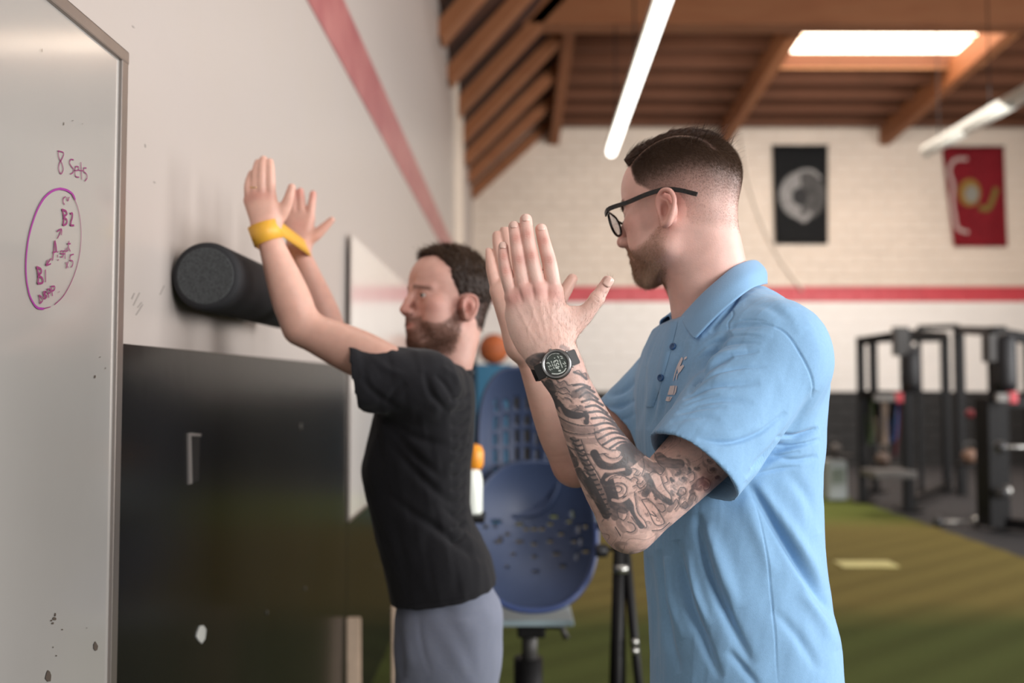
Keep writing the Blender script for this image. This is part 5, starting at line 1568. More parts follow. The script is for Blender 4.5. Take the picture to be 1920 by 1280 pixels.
SL2 = fit_slices(rows2, 2.06, 0.0)
Ft = Field((-.45, 1.78, SL2[0][0] - .01), (.08, 2.34, 1.56), .009)
Ft.loft([(z, x, y, a * .72, b * .75) for z, x, y, a, b in SL2 if z < 1.42], 0, .02)
xt2 = SL2[9][1]
Ft.cone(s2, (xt2, 2.02, 1.36), .040, .05, .03); Ft.cone(s2f, (xt2, 2.1, 1.36), .04, .05, .03); Ft.cone(nb2, (xt2, 2.06, 1.38), .04, .05, .03)
V2t, Q2t = Ft.mesh(1)

C2, q2 = head_cols(V2h, HR2, HO2, 'd6aa9c', 'cb9385', 31, '4a342a', HS2)
def hair2(q):
    x, y, z = q[:, 0], q[:, 1], q[:, 2]; ay = np.abs(y)
    xh = np.interp(z, [-.06, -.035, -.01, .02, .05, .075, .09, .105, .12, .15], [-.050, -.040, .006, .014, .034, .036, .050, .070, .080, .09])
    xh = xh - .016 * np.exp(-((ay - .035) / .015) ** 2) * (z > .07)
    ear = ((x + .012) / .028) ** 2 + ((z + .012) / .034) ** 2
    m = sstep(0, .007, xh - x) * sstep(-.062, -.045, z) * (1 - (ear < 1) * (ay > .05) * 1.0)
    return m
mh2 = hair2(q2)
C2 = C2 * (1 - .85 * mh2[:, None]) + np.array(srgb('2b1e18')) * .85 * mh2[:, None]
def beard2(q):
    x, y, z = q[:, 0], q[:, 1], q[:, 2]; ay = np.abs(y)
    lim = np.interp(x, [-.02, .01, .03, .05, .07, .085, .1], [-.005, -.014, -.034, -.048, -.052, -.046, -.034])
    b = sstep(-.002, .008, lim - z) * sstep(-.006, .012, x - .2 * np.clip(-.06 - z, 0, .1)) * (1 - sstep(.110, .125, -z))
    st = np.exp(-((z + .044) / .0075) ** 2) * (ay < .034) * (x > .080)
    lipz = (np.exp(-((z + .0585) / .0075) ** 2 - (y / .021) ** 2) * (x > .085))
    return np.clip(np.maximum(b, st) * (1 - np.clip(lipz * 1.4, 0, 1)), 0, 1)
b2 = beard2(q2)
C2 = C2 * (1 - .55 * b2[:, None]) + np.array(srgb('5c4030')) * .55 * b2[:, None]
Ca = skin_cols(V2l, 'd8ad9c', 'c99585', 33); Cb = skin_cols(V2f, 'd3a696', 'c58f80', 35)
for k in mk: Ca = spot(Ca, V2l, k + [0, -.008, 0], .012, 'b3695e', .4)
for c in (B2(560, 425), B2(563, 358), B2(587, 363), B2(551, 362)): Cb = spot(Cb, V2f, c, .018, 'c4746a', .45)
V = np.concatenate([V2h, V2l, V2f, V2t]); Q = np.concatenate([Q2h, Q2l + len(V2h), Q2f + len(V2h) + len(V2l), Q2t + len(V2h) + len(V2l) + len(V2f)])
body2 = meshnp('body', V, Q, M['skin'], man2)
colour(body2, np.concatenate([C2, Ca, Cb, np.tile(srgb('d3a696'), (len(V2t), 1))]))
eyes(T2, body2, '4d5a60', HS2)
wt2 = mh2 * sstep(.0, .04, q2[:, 2])
th2 = .003 + .005 * sstep(.07, .11, q2[:, 2]) + .003 * sstep(.03, .08, q2[:, 0])
cap2, Vc2, Qc2, ic2 = hair_cap('hair', V2h, Q2h, wt2, th2, '2b1d16', man2, M['hair1'], 12, .002)
N2h = vnormals(V2h, Q2h)
strands('hair_strands', Vc2, Qc2, .2 + (q2[ic2][:, 2] > .06), 8000, q2[ic2], lambda q: np.stack([.3 + 0 * q[:, 0], np.sin(q[:, 0] * 90) * .6, .5 + 0 * q[:, 0]], 1),
        lambda q: .008 + .006 * sstep(.07, .11, q[:, 2]), lambda q: .32 + 0 * q[:, 0], '45301f', cap2, .0004, .35, 41, 3, R=HR2)
strands('side_hair', V2h, Q2h, mh2, 9000, q2, lambda q: np.stack([-.6 + 0 * q[:, 0], 0 * q[:, 0], -.6 + 0 * q[:, 0]], 1), lambda q: .008 + 0 * q[:, 0], lambda q: .35 + 0 * q[:, 0], '33241c', cap2, .00035, .3, 43, 2, N=N2h, R=HR2)
strands('beard', V2h, Q2h, b2, 8000, q2, lambda q: np.stack([.3 + 0 * q[:, 0], 0 * q[:, 0], -.8 + 0 * q[:, 0]], 1), lambda q: .004 + .004 * sstep(-.07, -.10, q[:, 2]), lambda q: .4 + 0 * q[:, 0], '6a4835', man2, .00022, .3, 47, 2, N=N2h, R=HR2)

# --- t-shirt
M['tee'] = mat('black_jersey', srgb('26262a'), .9, noise_amt=.08, scale=160, bump=.3, bscale=500, spec=.2, sheen=.12)
Fs = Field((-.42, 1.80, SL2[0][0] - .005), (.03, 2.34, 1.52), .0042)
Fs.loft(SL2, 0.0, .0)
sn2 = P(795, 722, 1.925)
Fs.ell(sn2, (.070, .060, .064), None, .04)
sleeve(Fs, sn2, P(668, 705, 1.885), .076, .071, .006, .09, .025, flat=(0, 1, 0), fs=.95, endn=(-1.0, 0, -.14))
sf2 = P(800, 715, 2.19)
Fs.ell(sf2, (.07, .055, .064), None, .04)
sleeve(Fs, sf2, P(690, 700, 2.17), .072, .068, .006, .08, .02)
hz = P(733, 1143, 1.95); sl_ = (P(933, 1113, 1.95)[2] - hz[2]) / (P(933, 1113, 1.95)[0] - hz[0])
Fs.F = np.maximum(Fs.F, (hz[2] + (Fs.ax[0][:, None, None] - hz[0]) * sl_ - Fs.ax[2][None, None, :]).astype(np.float32))
Vs, Qs = Fs.mesh(2)
# slanting hem
Vs, Qs = subdiv(Vs, Qs)
Ns = vnormals(Vs, Qs)
z6 = lambda pts: [(640 + x / 1.881, 600 + y / 1.881) for x, y in pts]
F2 = [(z6([(150, 340), (230, 400), (310, 430), (380, 440)]), -.006, 9), (z6([(120, 330), (170, 380), (260, 480), (360, 560)]), -.007, 9), (z6([(160, 420), (230, 500), (330, 600), (430, 680)]), -.006, 9), (z6([(150, 600), (250, 680), (380, 760), (480, 830)]), -.005, 9),
      (z6([(330, 190), (370, 230), (400, 290)]), -.005, 6), (z6([(290, 180), (320, 260), (380, 330)]), -.006, 7), (z6([(350, 160), (400, 200), (430, 260)]), .004, 6), (z6([(160, 300), (190, 250), (230, 220)]), -.004, 7), (z6([(90, 330), (130, 420), (140, 520)]), -.004, 8),
      (z6([(180, 700), (220, 850), (240, 990)]), -.004, 9), (z6([(300, 700), (420, 800), (520, 850)]), -.005, 9), (z6([(340, 640), (440, 730), (520, 790)]), -.004, 7), (z6([(70, 200), (120, 260), (200, 310)]), -.004, 7), (z6([(100, 120), (160, 170), (240, 200)]), .003, 8),
      (z6([(170, 1005), (300, 1000), (420, 985), (550, 955)]), -.0015, 2)]
for k in range(12):
    yy = 260 + k * 45; F2.append((z6([(455 - k * 1.2, yy), (425 - k, yy + 20), (385, yy + 24)]), -.0065, 4.2))
Vs = folds(Vs, Ns, F2)
Vs = Vs + Ns * (vnoise(Vs * [1, 1, .5], 30, 6) * .0018)[:, None]
tee = meshnp('t_shirt', Vs, Qs, M['tee'], man2); tee['label'] = 'black cotton t-shirt'
bm = NB()
ring = [nb2 + [.004 + .064 * math.cos(a), .062 * math.sin(a), -.022 + .012 * math.cos(a)] for a in np.linspace(0, 2 * math.pi, 30, endpoint=False)]
path(bm, ring, .0075, 10, closed=True)
fromb('neckband', bm, M['tee'], tee, True)
M['sweat'] = mat('grey_marl', srgb('8d93a6'), .9, noise_amt=.12, scale=130, bump=.4, bscale=350, sheen=.15, c2=srgb('7d8397'))
rp = [(1500, 742, 920, .15), (1400, 736, 930, .16), (1280, 741, 934, .165), (1200, 737, 943, .170), (1150, 738, 943, .165), (1125, 742, 938, .158), (1105, 752, 926, .15), (1060, 760, 900, .14)]
SP = fit_slices(rp, 2.06, 0.0)
cx2, zt2 = SP[-1][1], SP[-1][0]
Fp = Field((cx2 - .26, 1.80, .03), (cx2 + .30, 2.34, zt2 + .01), .0065)
SPs = sorted(SP)
Fp.loft(SPs, 0.0, .0)
zl = SPs[0][0]
for s in (-1, 1):
    hp = np.array([SPs[0][1] + .01, 2.06 + s * .078, zl + .03]); Fp.chain([hp, [SPs[0][1] + .01, 2.06 + s * .095, .52], [SPs[0][1] + .03, 2.06 + s * .10, .11]], [.092, .072, .058], .03)
Vp, Qp = Fp.mesh(2)
Np = vnormals(Vp, Qp)
z7 = lambda pts: [(640 + x / 3.37, 900 + y / 3.37) for x, y in pts]
Vp = folds(Vp, Np, [(z7([(345, 830), (350, 950), (370, 1100), (385, 1280)]), -.008, 6), (z7([(490, 840), (500, 980), (530, 1130), (570, 1230)]), -.004, 4), (z7([(700, 860), (820, 860), (960, 820)]), -.002, 4), (z7([(400, 860), (420, 1000), (450, 1200)]), .004, 10), (z7([(340, 850), (325, 950), (345, 1200)]), .004, 5)])
Vp = Vp + Np * (vnoise(Vp * [1, 1, .5], 22, 7) * .0025)[:, None]
pants = meshnp('sweatpants', Vp, Qp, M['sweat'], man2); pants['label'] = 'grey marl sweatpants'
for s in (-1, 1):
    an = np.array([SPs[0][1] + .03, 2.06 + s * .10, .10]); f_ = np.array([-1, 0, 0])
    Fq = Field(an - [.2, .2, .11], an + [.2, .2, .06], .006)
    Fq.cone(an + [.03, 0, -.05], an + [-.14, 0, -.058], .042, .034, .03); Fq.cone(an + [0, 0, -.01], an + [0, 0, -.05], .046, .045, .03)
    Fq.F = np.maximum(Fq.F, (.0175 - Fq.ax[2])[None, None, :].astype(np.float32))
    meshnp('shoe', *Fq.mesh(1), M['shoe'], man2)
# ring
rg = empty('finger_ring', tuple(A2(478, 352)), 'thin gold ring on the raised left hand beside the yellow band', 'ring')
c_ = np.array(A2(478.6, 352, -.002)); d_ = np.array(mk[1]) - np.array(A2(479, 338, -.006)); d_ /= np.linalg.norm(d_)
a_ = np.cross(d_, [0, 1, 0]); a_ /= np.linalg.norm(a_); b_ = np.cross(d_, a_)
fromb('ring_loop', path(NB(), [c_ + a_ * .0108 * math.cos(t) + b_ * .0112 * math.sin(t) for t in np.linspace(0, 2 * math.pi, 24, endpoint=False)], .0017, 8, closed=True), mat('gold', srgb('d9b77a'), .25, metal=1), rg, True)
# yellow band around both wrists
M['latex'] = mat('yellow_latex', srgb('e2a93a'), .5, noise_amt=.04, scale=50, sss=.05)
c1 = np.array(P(499, 437, 1.856)); c2_ = np.array(P(557, 474, 2.14))
ax1 = np.array([(-.10), 0, .995]); 
pts = []
r1, r2 = .0325, .030
u_ = (c2_ - c1); u_[2] = 0; u_ /= np.linalg.norm(u_); v_ = np.array([u_[1], -u_[0], 0])
def arc(c, r, a0, a1, n, ax):
    for k in range(n):
        t = math.radians(a0 + (a1 - a0) * k / (n - 1)); o_ = u_ * math.cos(t) * r + v_ * math.sin(t) * r
        pts.append((c + o_ + ax * (-(o_ @ ax)), o_ / r, ax))
fx = (w2 - e2) / np.linalg.norm(w2 - e2); fx2 = (w2f - e2f) / np.linalg.norm(w2f - e2f)
arc(c1, r1, 90, 270, 20, fx); arc(c2_, r2, -90, 90, 20, fx2)
P3 = np.array([p[0] for p in pts]); AX = np.array([p[2] for p in pts]); ON = np.array([p[1] for p in pts])
m_ = len(P3); W2 = .0200; idxs = []
VV = np.concatenate([P3 + AX * W2 + ON * .0016, P3 - AX * W2 + ON * .0016, P3 - AX * W2 - ON * .0004, P3 + AX * W2 - ON * .0004])
QQ = []
for k in range(m_):
    j = (k + 1) % m_
    for a in range(4): b = (a + 1) % 4; QQ.append((a * m_ + k, a * m_ + j, b * m_ + j, b * m_ + k))
band = meshnp('resistance_band', VV, np.array(QQ)[:, ::-1], M['latex'], None)
tag(band, 'flat yellow resistance band looped around both raised wrists', 'exercise band')
bpy.context.view_layer.update()
# foam roller pressed to the wall by the forearms
ra = np.array(P(380, 517, 1.80)); ra[0] = -W + .072
fr = empty('foam_roller', tuple(ra), 'black foam roller pressed against the white wall above the panels', 'foam roller')
M['foam'] = mat('black_foam', srgb('29292c'), .7, noise_amt=.35, scale=260, bump=.8, bscale=420, spec=.3, c2=srgb('1f1f21'))
M['foam_end'] = mat('foam_end', srgb('3f4142'), .75, noise_amt=.35, scale=300, bump=.9, bscale=500, spec=.3)
L_ = .62; R_ = .0690
prof = [(R_ - .012, 0.0), (R_ - .006, .0015), (R_ - .0015, .006), (R_, .012), (R_, L_ - .012), (R_ - .0015, L_ - .006), (R_ - .006, L_ - .0015), (R_ - .012, L_)]
fromb('roller_body', lathe(NB(), prof, ra, 56, (0, 1, 0)), M['foam'], fr, True)
fromb('end_face', lathe(NB(), [(R_ - .0135, -.0012), (R_ - .012, .0), (R_ - .011, .004)], ra, 48, (0, 1, 0)), M['foam_end'], fr)
# ------------------------------------------------------------------ blue shell chair, stand, racks and gym kit behind the men
M['blue_shell'] = mat('blue_shell', srgb('364360'), .5, noise_amt=.05, scale=12, spec=.5)
M['grey_metal'] = mat('grey_metal', srgb('4c4a49'), .5, metal=.3)
YC = 3.3
def shell(name, cx, cy, hw, hh, Yf, curve, slots, parent, pw=2.6, n=(46, 60), lip=.02, tilt=0.0, squeeze=0.0):
    """curved moulded shell with real slots; centre/halves in pixels at depth YC"""
    nx_, ny_ = n; bm = NB(); G_ = {}
    for j in range(ny_ + 1):
        v = -1 + 2 * j / ny_
        wv = (max(1 - abs(v) ** pw, 0)) ** (1 / pw) * (1 + squeeze * v)
        for i in range(nx_ + 1):
            u = -1 + 2 * i / nx_
            x = cx + u * wv * hw; y = cy + v * hh
            rr = (abs(u * wv) ** 2.2 + abs(v) ** 2.2)
            Y = Yf - curve * rr * .9 + tilt * v
            G_[i, j] = (bm.verts.new(P(x, y, Y)), x, y)
    for j in range(ny_):
        for i in range(nx_):
            x = (G_[i, j][1] + G_[i + 1, j + 1][1]) / 2; y = (G_[i, j][2] + G_[i, j + 1][2]) / 2
            if any(a <= x <= b and c <= y <= d for a, b, c, d in slots): continue
            q = [G_[i, j][0], G_[i + 1, j][0], G_[i + 1, j + 1][0], G_[i, j + 1][0]]
            if len({tuple(round(c, 5) for c in v_.co) for v_ in q}) < 3: continue
            bm.faces.new(q)
    bmesh.ops.remove_doubles(bm, verts=bm.verts, dist=1e-5)
    for v_ in [v_ for v_ in bm.verts if not v_.link_faces]: bm.verts.remove(v_)
    bmesh.ops.recalc_face_normals(bm, faces=bm.faces)
    o = fromb(name, bm, M['blue_shell'], parent, True)
    m = o.modifiers.new('t', 'SOLIDIFY'); m.thickness = .012; m.offset = 0
    return o
c0 = P(992, 1270, YC)
chair = empty('shell_chair', (float(c0[0]), YC, 0), 'blue slotted plastic shell chair on a grey pillar behind the men', 'chair')
sl = []
for cxs, w_ in ((928, 5), (948, 6), (968, 7), (988, 7), (1008, 6), (1027, 5)):
    for k in range(6): sl.append((cxs - w_ / 2, cxs + w_ / 2 + 1, 742 + k * 32 + abs(cxs - 978) * .15, 764 + k * 32 + abs(cxs - 978) * .15))
for cxs in (950, 975, 1002): sl.append((cxs - 9, cxs + 9, 940, 947))
shell('backrest', 976, 829, 80, 142, YC + .10, .10, sl, chair)
sl = []
for k in range(4):
    r_ = 34 + k * 26
    for a in range(-3, 4):
        t = math.radians(90 + a * 24)
        x, y = 1002 + math.cos(t) * r_ * 1.15, 960 + math.sin(t) * r_
        sl.append((x - 6, x + 6, y - 2.2, y + 2.2))
for x, y in ((925, 985), (938, 1012), (1075, 965), (1085, 990), (1088, 1015), (1082, 1045)): sl.append((x - 2.6, x + 2.6, y - 7, y + 7))
shell('seat', 1001, 1004, 117, 141, YC + .0, .14, sl, chair, pw=2.3, tilt=-.12, squeeze=-.03)
rim = []
for k in range(48):
    t = math.pi * (-.04 + 1.08 * k / 47)
    c_, s_ = math.cos(t), math.sin(t)
    x = 1001 + 117 * np.sign(c_) * abs(c_) ** (2 / 2.3); y = 1004 + 141 * np.sign(s_) * abs(s_) ** (2 / 2.3)
    rim.append(P(x, y, YC - .13 - .12 * (y - 1004) / 141))
fromb('seat_rim', path(NB(), rim, .010, 8), mat('blue_rim', srgb('3a4c7c'), .35), chair, True)
bm = NB()
a = P(993, 1150, YC); b_ = P(993, 1215, YC); d_ = P(988, 1290, YC)
x0 = float(a[0]); 
fromb('under_plate', box(NB(), (x0 - .17, YC - .14, a[2] - .01), (x0 + .15, YC + .12, a[2] + .012), .006), mat('pale_plate', srgb('8fa0a6'), .4), chair)
fromb('under_block', box(NB(), (x0 - .045, YC - .07, a[2] - .07), (x0 + .055, YC + .07, a[2] - .008), .01), M['black_metal'], chair)
fromb('lever', path(NB(), [(x0 + .05, YC - .05, a[2] - .03), (x0 + .11, YC - .06, a[2] - .03), (x0 + .13, YC - .07, a[2] - .07)], .012, 8), M['grey_metal'], chair, True)
fromb('column', tube(NB(), (x0, YC, .42), (x0, YC, a[2] - .05), .028, n=20), M['grey_metal'], chair, True)
fromb('column_sleeve', tube(NB(), (x0 - .005, YC, .06), (x0 - .005, YC, .46), .052, n=24), M['black_metal'], chair, True)
for k in range(5):
    t = 2 * math.pi * k / 5 + .3
    bm = beam(NB(), (x0, YC, .07), (x0 + .30 * math.cos(t), YC + .30 * math.sin(t), .035), .045, .03)
    fromb('base_leg', bm, M['black_metal'], chair)

# tripod with a clamp head
YT = 3.0
tp = P(1163, 975, YT)
tri = empty('tripod_stand', (float(tp[0]), YT, 0), 'black folded tripod stand between the blue chair and blue shirt', 'tripod')
zt = float(tp[2]); xt_ = float(tp[0])
fromb('centre_column', tube(NB(), (xt_, YT, .45), (xt_, YT, zt + .02), .016, n=14), M['black_metal'], tri, True)
fromb('head_block', box(NB(), (xt_ - .045, YT - .03, zt - .01), (xt_ + .05, YT + .03, zt + .05), .008), M['dark_plastic'], tri)
for dx, dy in ((-.035, -.10), (.095, -.04), (-.02, .20)):
    e_ = (xt_ + dx, YT + dy, .02)
    fromb('leg', tube(NB(), (xt_ + dx * .1, YT + dy * .1, zt - .02), e_, .017, .012, n=12), M['black_metal'], tri, True)
    lg = bpy.data.objects[-1] if False else None
q = P(1165, 1066, YT - .03)
fromb('collar_ring', tube(NB(), (q[0], q[1], q[2] - .012), (q[0], q[1], q[2] + .012), .022, n=18), M['steel'], tri, True)
for y_ in (1203, 1220):
    q = P(1190, y_, YT - .06)
    fromb('knob', lathe(NB(), [(.001, -.008), (.010, -.008), (.011, .0), (.008, .010), (.001, .011)], q, 14, (1, 0, .1)), M['steel'], tri, True)
for x_, y_, r_ in ((1128, 1032, .022), (1130, 985, .014), (1138, 962, .02)):
    q = P(x_, y_, YT); bm = lathe(NB(), [(.001, -.02), (r_ * .9, -.02), (r_, -.01), (r_, .012), (r_ * .8, .02), (.001, .02)], q, 16, (1, 0, 0))
    beam(bm, q, (xt_, YT, q[2] + .01), .012, .012)
    fromb('clamp_knob', bm, M['dark_plastic'], tri, True)

# spray bottle on a dark shelf post behind the back of the man in black
YBt = 2.8
qb = P(888, 962, YBt)
fromb_post = empty('shelf_post', (float(qb[0]) - .04, YBt, 0), 'dark narrow shelf post half hidden behind the black t-shirt', 'stand')
fromb('post', beam(NB(), (qb[0] - .05, YBt, 0.02), (qb[0] - .05, YBt, qb[2] - .02), .05, .05), M['black_metal'], fromb_post)
fromb('shelf', box(NB(), (qb[0] - .10, YBt - .06, qb[2] - .022), (qb[0] + .035, YBt + .06, qb[2] - .002), .004), M['black_metal'], fromb_post)
fromb('foot_plate', box(NB(), (qb[0] - .13, YBt - .10, .017), (qb[0] + .03, YBt + .10, .03), .004), M['black_metal'], fromb_post)
bot = empty('spray_bottle', tuple(qb), 'white bottle with orange top standing behind the black t-shirt', 'bottle')
fromb('bottle_body', lathe(NB(), [(.001, 0), (.028, 0), (.031, .006), (.031, .10), (.026, .125), (.013, .14), (.013, .15), (.001, .15)], qb + [-.004, 0, 0], 24), mat('white_bottle', srgb('eff4ec'), .3), bot, True)
fromb('orange_cap', lathe(NB(), [(.001, .135), (.020, .135), (.026, .15), (.027, .185), (.020, .205), (.001, .212)], qb + [.004, 0, .0], 20), mat('orange_plastic', srgb('ef9a2a'), .4), bot, True)

# blue padded column with an orange ball
YBL = 9.3
a = P(884, 682, YBL); b_ = P(962, 682, YBL)
pad = empty('foam_column', (float((a[0] + b_[0]) / 2), YBL + .2, 0), 'tall teal blue padded foam column under the orange ball', 'foam block')
hz = float(a[2]) / 3
for k in range(3):
    fromb('foam_section', box(NB(), (a[0], YBL, k * hz + .013 + .002), (b_[0], YBL + .42, (k + 1) * hz - .002), .02), mat('blue_vinyl', srgb('2f6f92'), .45), pad)
ball = P(926, 652, YBL + .2)
bl = empty('medicine_ball', (ball[0], ball[1], a[2]), 'orange rubber medicine ball resting on the tall blue column', 'ball')
bm = NB(); bmesh.ops.create_uvsphere(bm, u_segments=32, v_segments=20, radius=.158)
for v_ in bm.verts: v_.co += Vector((ball[0], ball[1], a[2] + .158))
fromb('ball_skin', bm, mat('orange_rubber', srgb('bd6436'), .6, noise_amt=.08, scale=20), bl, True)
for ax_ in (0, 1):
    ring = [Vector((ball[0], ball[1], a[2] + .158)) + (Vector((math.cos(t) * .1595, math.sin(t) * .1595, 0)) if ax_ else Vector((math.cos(t) * .1595, 0, math.sin(t) * .1595))) for t in np.linspace(0, 2 * math.pi, 40, endpoint=False)]
    fromb('seam', path(NB(), ring, .003, 5, closed=True), M['dark_plastic'], bl)
pp = P(884, 660, YBL - .2)
stnd = empty('rack_post', (pp[0], pp[1], 0), 'dark upright post just left of the orange ball', 'post')
fromb('upright', box(NB(), (pp[0] - .05, pp[1] - .05, 0.015), (pp[0] + .05, pp[1] + .05, P(884, 615, YBL)[2]), .006), M['black_metal'], stnd)
fromb('foot', box(NB(), (pp[0] - .15, pp[1] - .25, 0.015), (pp[0] + .08, pp[1] + .15, .05), .006), M['black_metal'], stnd)

# squat racks
def up(nm, par, px, pyt, Y, w_=.075, m=None):
    q = P(px, pyt, Y)
    fromb(nm, box(NB(), (q[0] - w_ / 2, Y - w_ / 2, 0.018), (q[0] + w_ / 2, Y + w_ / 2, q[2]), .004), m or M['black_metal'], par)
    for zz in (.35, .8, 1.25, 1.7):
        pass
    return q
def cross(par, a, b, w_=.07, nm='crossbar', m=None): fromb(nm, beam(NB(), a, b, w_, w_), m or M['black_metal'], par)
ra_ = empty('squat_rack', (4.6, 11.0, 0), 'black squat rack with hanging bands nearest the blue shirt', 'squat rack', 'squat racks along the back')
A_ = up('upright', ra_, 1613, 632, 10.9, .08); B_ = up('upright', ra_, 1698, 618, 10.2, .10); C_ = up('upright', ra_, 1636, 630, 12.0, .09); D_ = up('upright', ra_, 1771, 628, 12.0, .09)
cross(ra_, C_ + [0, 0, -.04], D_ + [0, 0, -.04], .09); cross(ra_, A_ + [0, 0, -.05], B_ + [0, 0, -.05], .09); cross(ra_, A_ + [0, 0, -.04], C_ + [0, 0, -.04], .08); cross(ra_, B_ + [0, 0, -.04], D_ + [0, 0, .0], .08)
for z_ in (1.30,): cross(ra_, (A_[0], 10.9, z_), (B_[0], 10.2, z_), .09); cross(ra_, (C_[0], 12.0, z_), (D_[0], 12.0, z_), .05)
for (x_, y_) in ((A_[0], 10.9), (B_[0], 10.2), (C_[0], 12.0), (D_[0], 12.0)): fromb('foot_plate', box(NB(), (x_ - .12, y_ - .14, 0.018), (x_ + .12, y_ + .14, .03), .003), M['black_metal'], ra_)
cross(ra_, (B_[0], 10.2, .1), (D_[0], 12.0, .1), .07, 'base_rail'); cross(ra_, (A_[0], 10.9, .1), (C_[0], 12.0, .1), .07, 'base_rail')
# padded cover on the nearest upright with a pulley box
q = P(1700, 655, 10.1); q2_ = P(1700, 735, 10.1)
fromb('pad', lathe(NB(), [(.02, 0), (.09, .02), (.11, .1), (.11, .42), (.09, .50), (.02, .52)], (q[0] + .03, 10.08, q2_[2]), 18), M['dark_plastic'], ra_, True)
q = P(1688, 640, 10.1); fromb('pulley_box', box(NB(), (q[0] - .09, 10.0, q[2] - .16), (q[0] + .06, 10.12, q[2] + .16), .01), M['grey_metal'], ra_)
rb_ = empty('squat_rack', (5.4, 9.6, 0), 'black squat rack with tall front post at the right edge', 'squat rack', 'squat racks along the back')
A_ = up('upright', rb_, 1797, 612, 11.5, .10); B_ = up('upright', rb_, 1868, 612, 8.9, .13); C_ = up('upright', rb_, 1722, 614, 11.6, .05); D_ = up('upright', rb_, 1935, 625, 8.9, .12)
cross(rb_, C_ + [0, 0, -.0], A_ + [0, 0, -.0], .06); cross(rb_, A_ + [0, 0, -.04], B_ + [0, 0, -.05], .09); cross(rb_, B_ + [0, 0, -.06], D_ + [0, 0, -.06], .10)
cross(rb_, (B_[0], 8.9, .08), (B_[0] + .9, 7.9, .08), .10, 'base_rail'); cross(rb_, (B_[0], 8.9, 1.25), (D_[0], 8.9, 1.25), .10)
q = P(1885, 735, 8.8)
fromb('pad', lathe(NB(), [(.02, 0), (.09, .02), (.10, .1), (.10, .50), (.08, .56), (.02, .58)], (q[0], 8.78, q[2]), 18), M['dark_plastic'], rb_, True)
q = P(1862, 650, 8.85); fromb('pulley_box', box(NB(), (q[0] - .09, 8.75, q[2] - .15), (q[0] + .05, 8.9, q[2] + .12), .01), M['grey_metal'], rb_)
q = P(1850, 860, 8.8)
fromb('weight_stack', box(NB(), (q[0] - .02, 8.72, .05), (q[0] + .12, 8.98, P(1850, 745, 8.8)[2]), .01), M['black_metal'], rb_)
# bench bar, small bench, bands
def thing_mesh(nm, bm, m, label, cat, group=None, smooth=False): return tag(fromb(nm, bm, m, None, smooth), label, cat, group)
q = P(1660, 886, 10.0)
bn = empty('weight_bench', (float(q[0]), 10.0, 0), 'low bench with a grey pad inside the left squat rack', 'bench')
fromb('bench_pad', box(NB(), (q[0] - .24, 9.7, q[2] - .035), (q[0] + .22, 10.1, q[2] + .045), .02), mat('grey_pad', srgb('6b6866'), .5), bn)
for sx in (-.17, .15):
    for yy in (9.75, 10.05): fromb('leg', beam(NB(), (q[0] + sx, yy, 0.012), (q[0] + sx, yy, q[2] - .03), .05, .05), M['black_metal'], bn)
def hang(px0, py0, px1, py1, Y, wd, c, label):
    a = P(px0, py0, Y); b = P(px1, py1, Y); r_ = wd * .5; bm = NB()
    L1 = [a + [-.0, 0, .02], a * .5 + b * .5 + [-r_ * .4, .012, 0], b + [-r_ * .3, .01, 0]]
    pts_ = spline([a + [-r_ * .5, .02, 0], (a + b) / 2 + [-r_, .02, 0], b + [0, 0.02, 0], (a + b) / 2 + [r_, -.02, 0], a + [r_ * .5, -.02, 0]], 5)
    n_ = len(pts_); A, B = [], []
    for p_ in pts_: A.append(bm.verts.new(p_ + [-wd * .35, 0, 0])); B.append(bm.verts.new(p_ + [wd * .35, 0, 0]))
    for i in range(n_ - 1): bm.faces.new((A[i], A[i + 1], B[i + 1], B[i]))
    bmesh.ops.solidify(bm, geom=list(bm.faces), thickness=.006)
    thing_mesh('hanging_band', bm, mat('band_' + c, srgb(c), .6), label, 'exercise band', 'bands hanging on the left squat rack', True)
hang(1650, 742, 1657, 845, 10.6, .10, '8b7a6c', 'wide beige band hanging on the left squat rack')
hang(1678, 742, 1674, 830, 10.37, .08, '3a68a4', 'bright blue band hanging on the left squat rack')
hang(1630, 742, 1632, 835, 10.76, .06, '3a4a22', 'dark green band hanging on the left squat rack')
hang(1684, 742, 1679, 858, 10.30, .035, '6a2030', 'thin dark red band hanging below the blue band')
def hook(px0, px1, py, Y, label):
    a = P(px0, py, Y); b = P(px1, py, Y)
    h_ = empty('barbell_hook', tuple(a), label, 'bar hook', 'bar hooks with red ends')
    fromb('hook_bar', beam(NB(), a, b, .05, .075), mat('hook_grey', srgb('84807c'), .4), h_)
    fromb('red_end', box(NB(), (b[0], Y - .04, b[2] - .055), (b[0] + .075, Y + .04, b[2] + .055), .012), mat('red_plastic', srgb('d2414c'), .4), h_)
hook(1640, 1678, 745, 10.0, 'grey bar hook with red end above the hanging bands')
hook(1868, 1890, 745, 8.6, 'grey bar hook with red end at the right edge')
q = P(1819, 775, 9.5)
bm = NB(); bmesh.ops.create_uvsphere(bm, u_segments=20, v_segments=14, radius=.045)
for v_ in bm.verts: v_.co += Vector(q)
beam(bm, q, (q[0] + .25, 9.5, q[2]), .02, .02)
thing_mesh('red_knob', bm, mat('red_knob', srgb('8e2a34'), .4), 'small dark red knob left of the right rack post', 'knob', None, True)
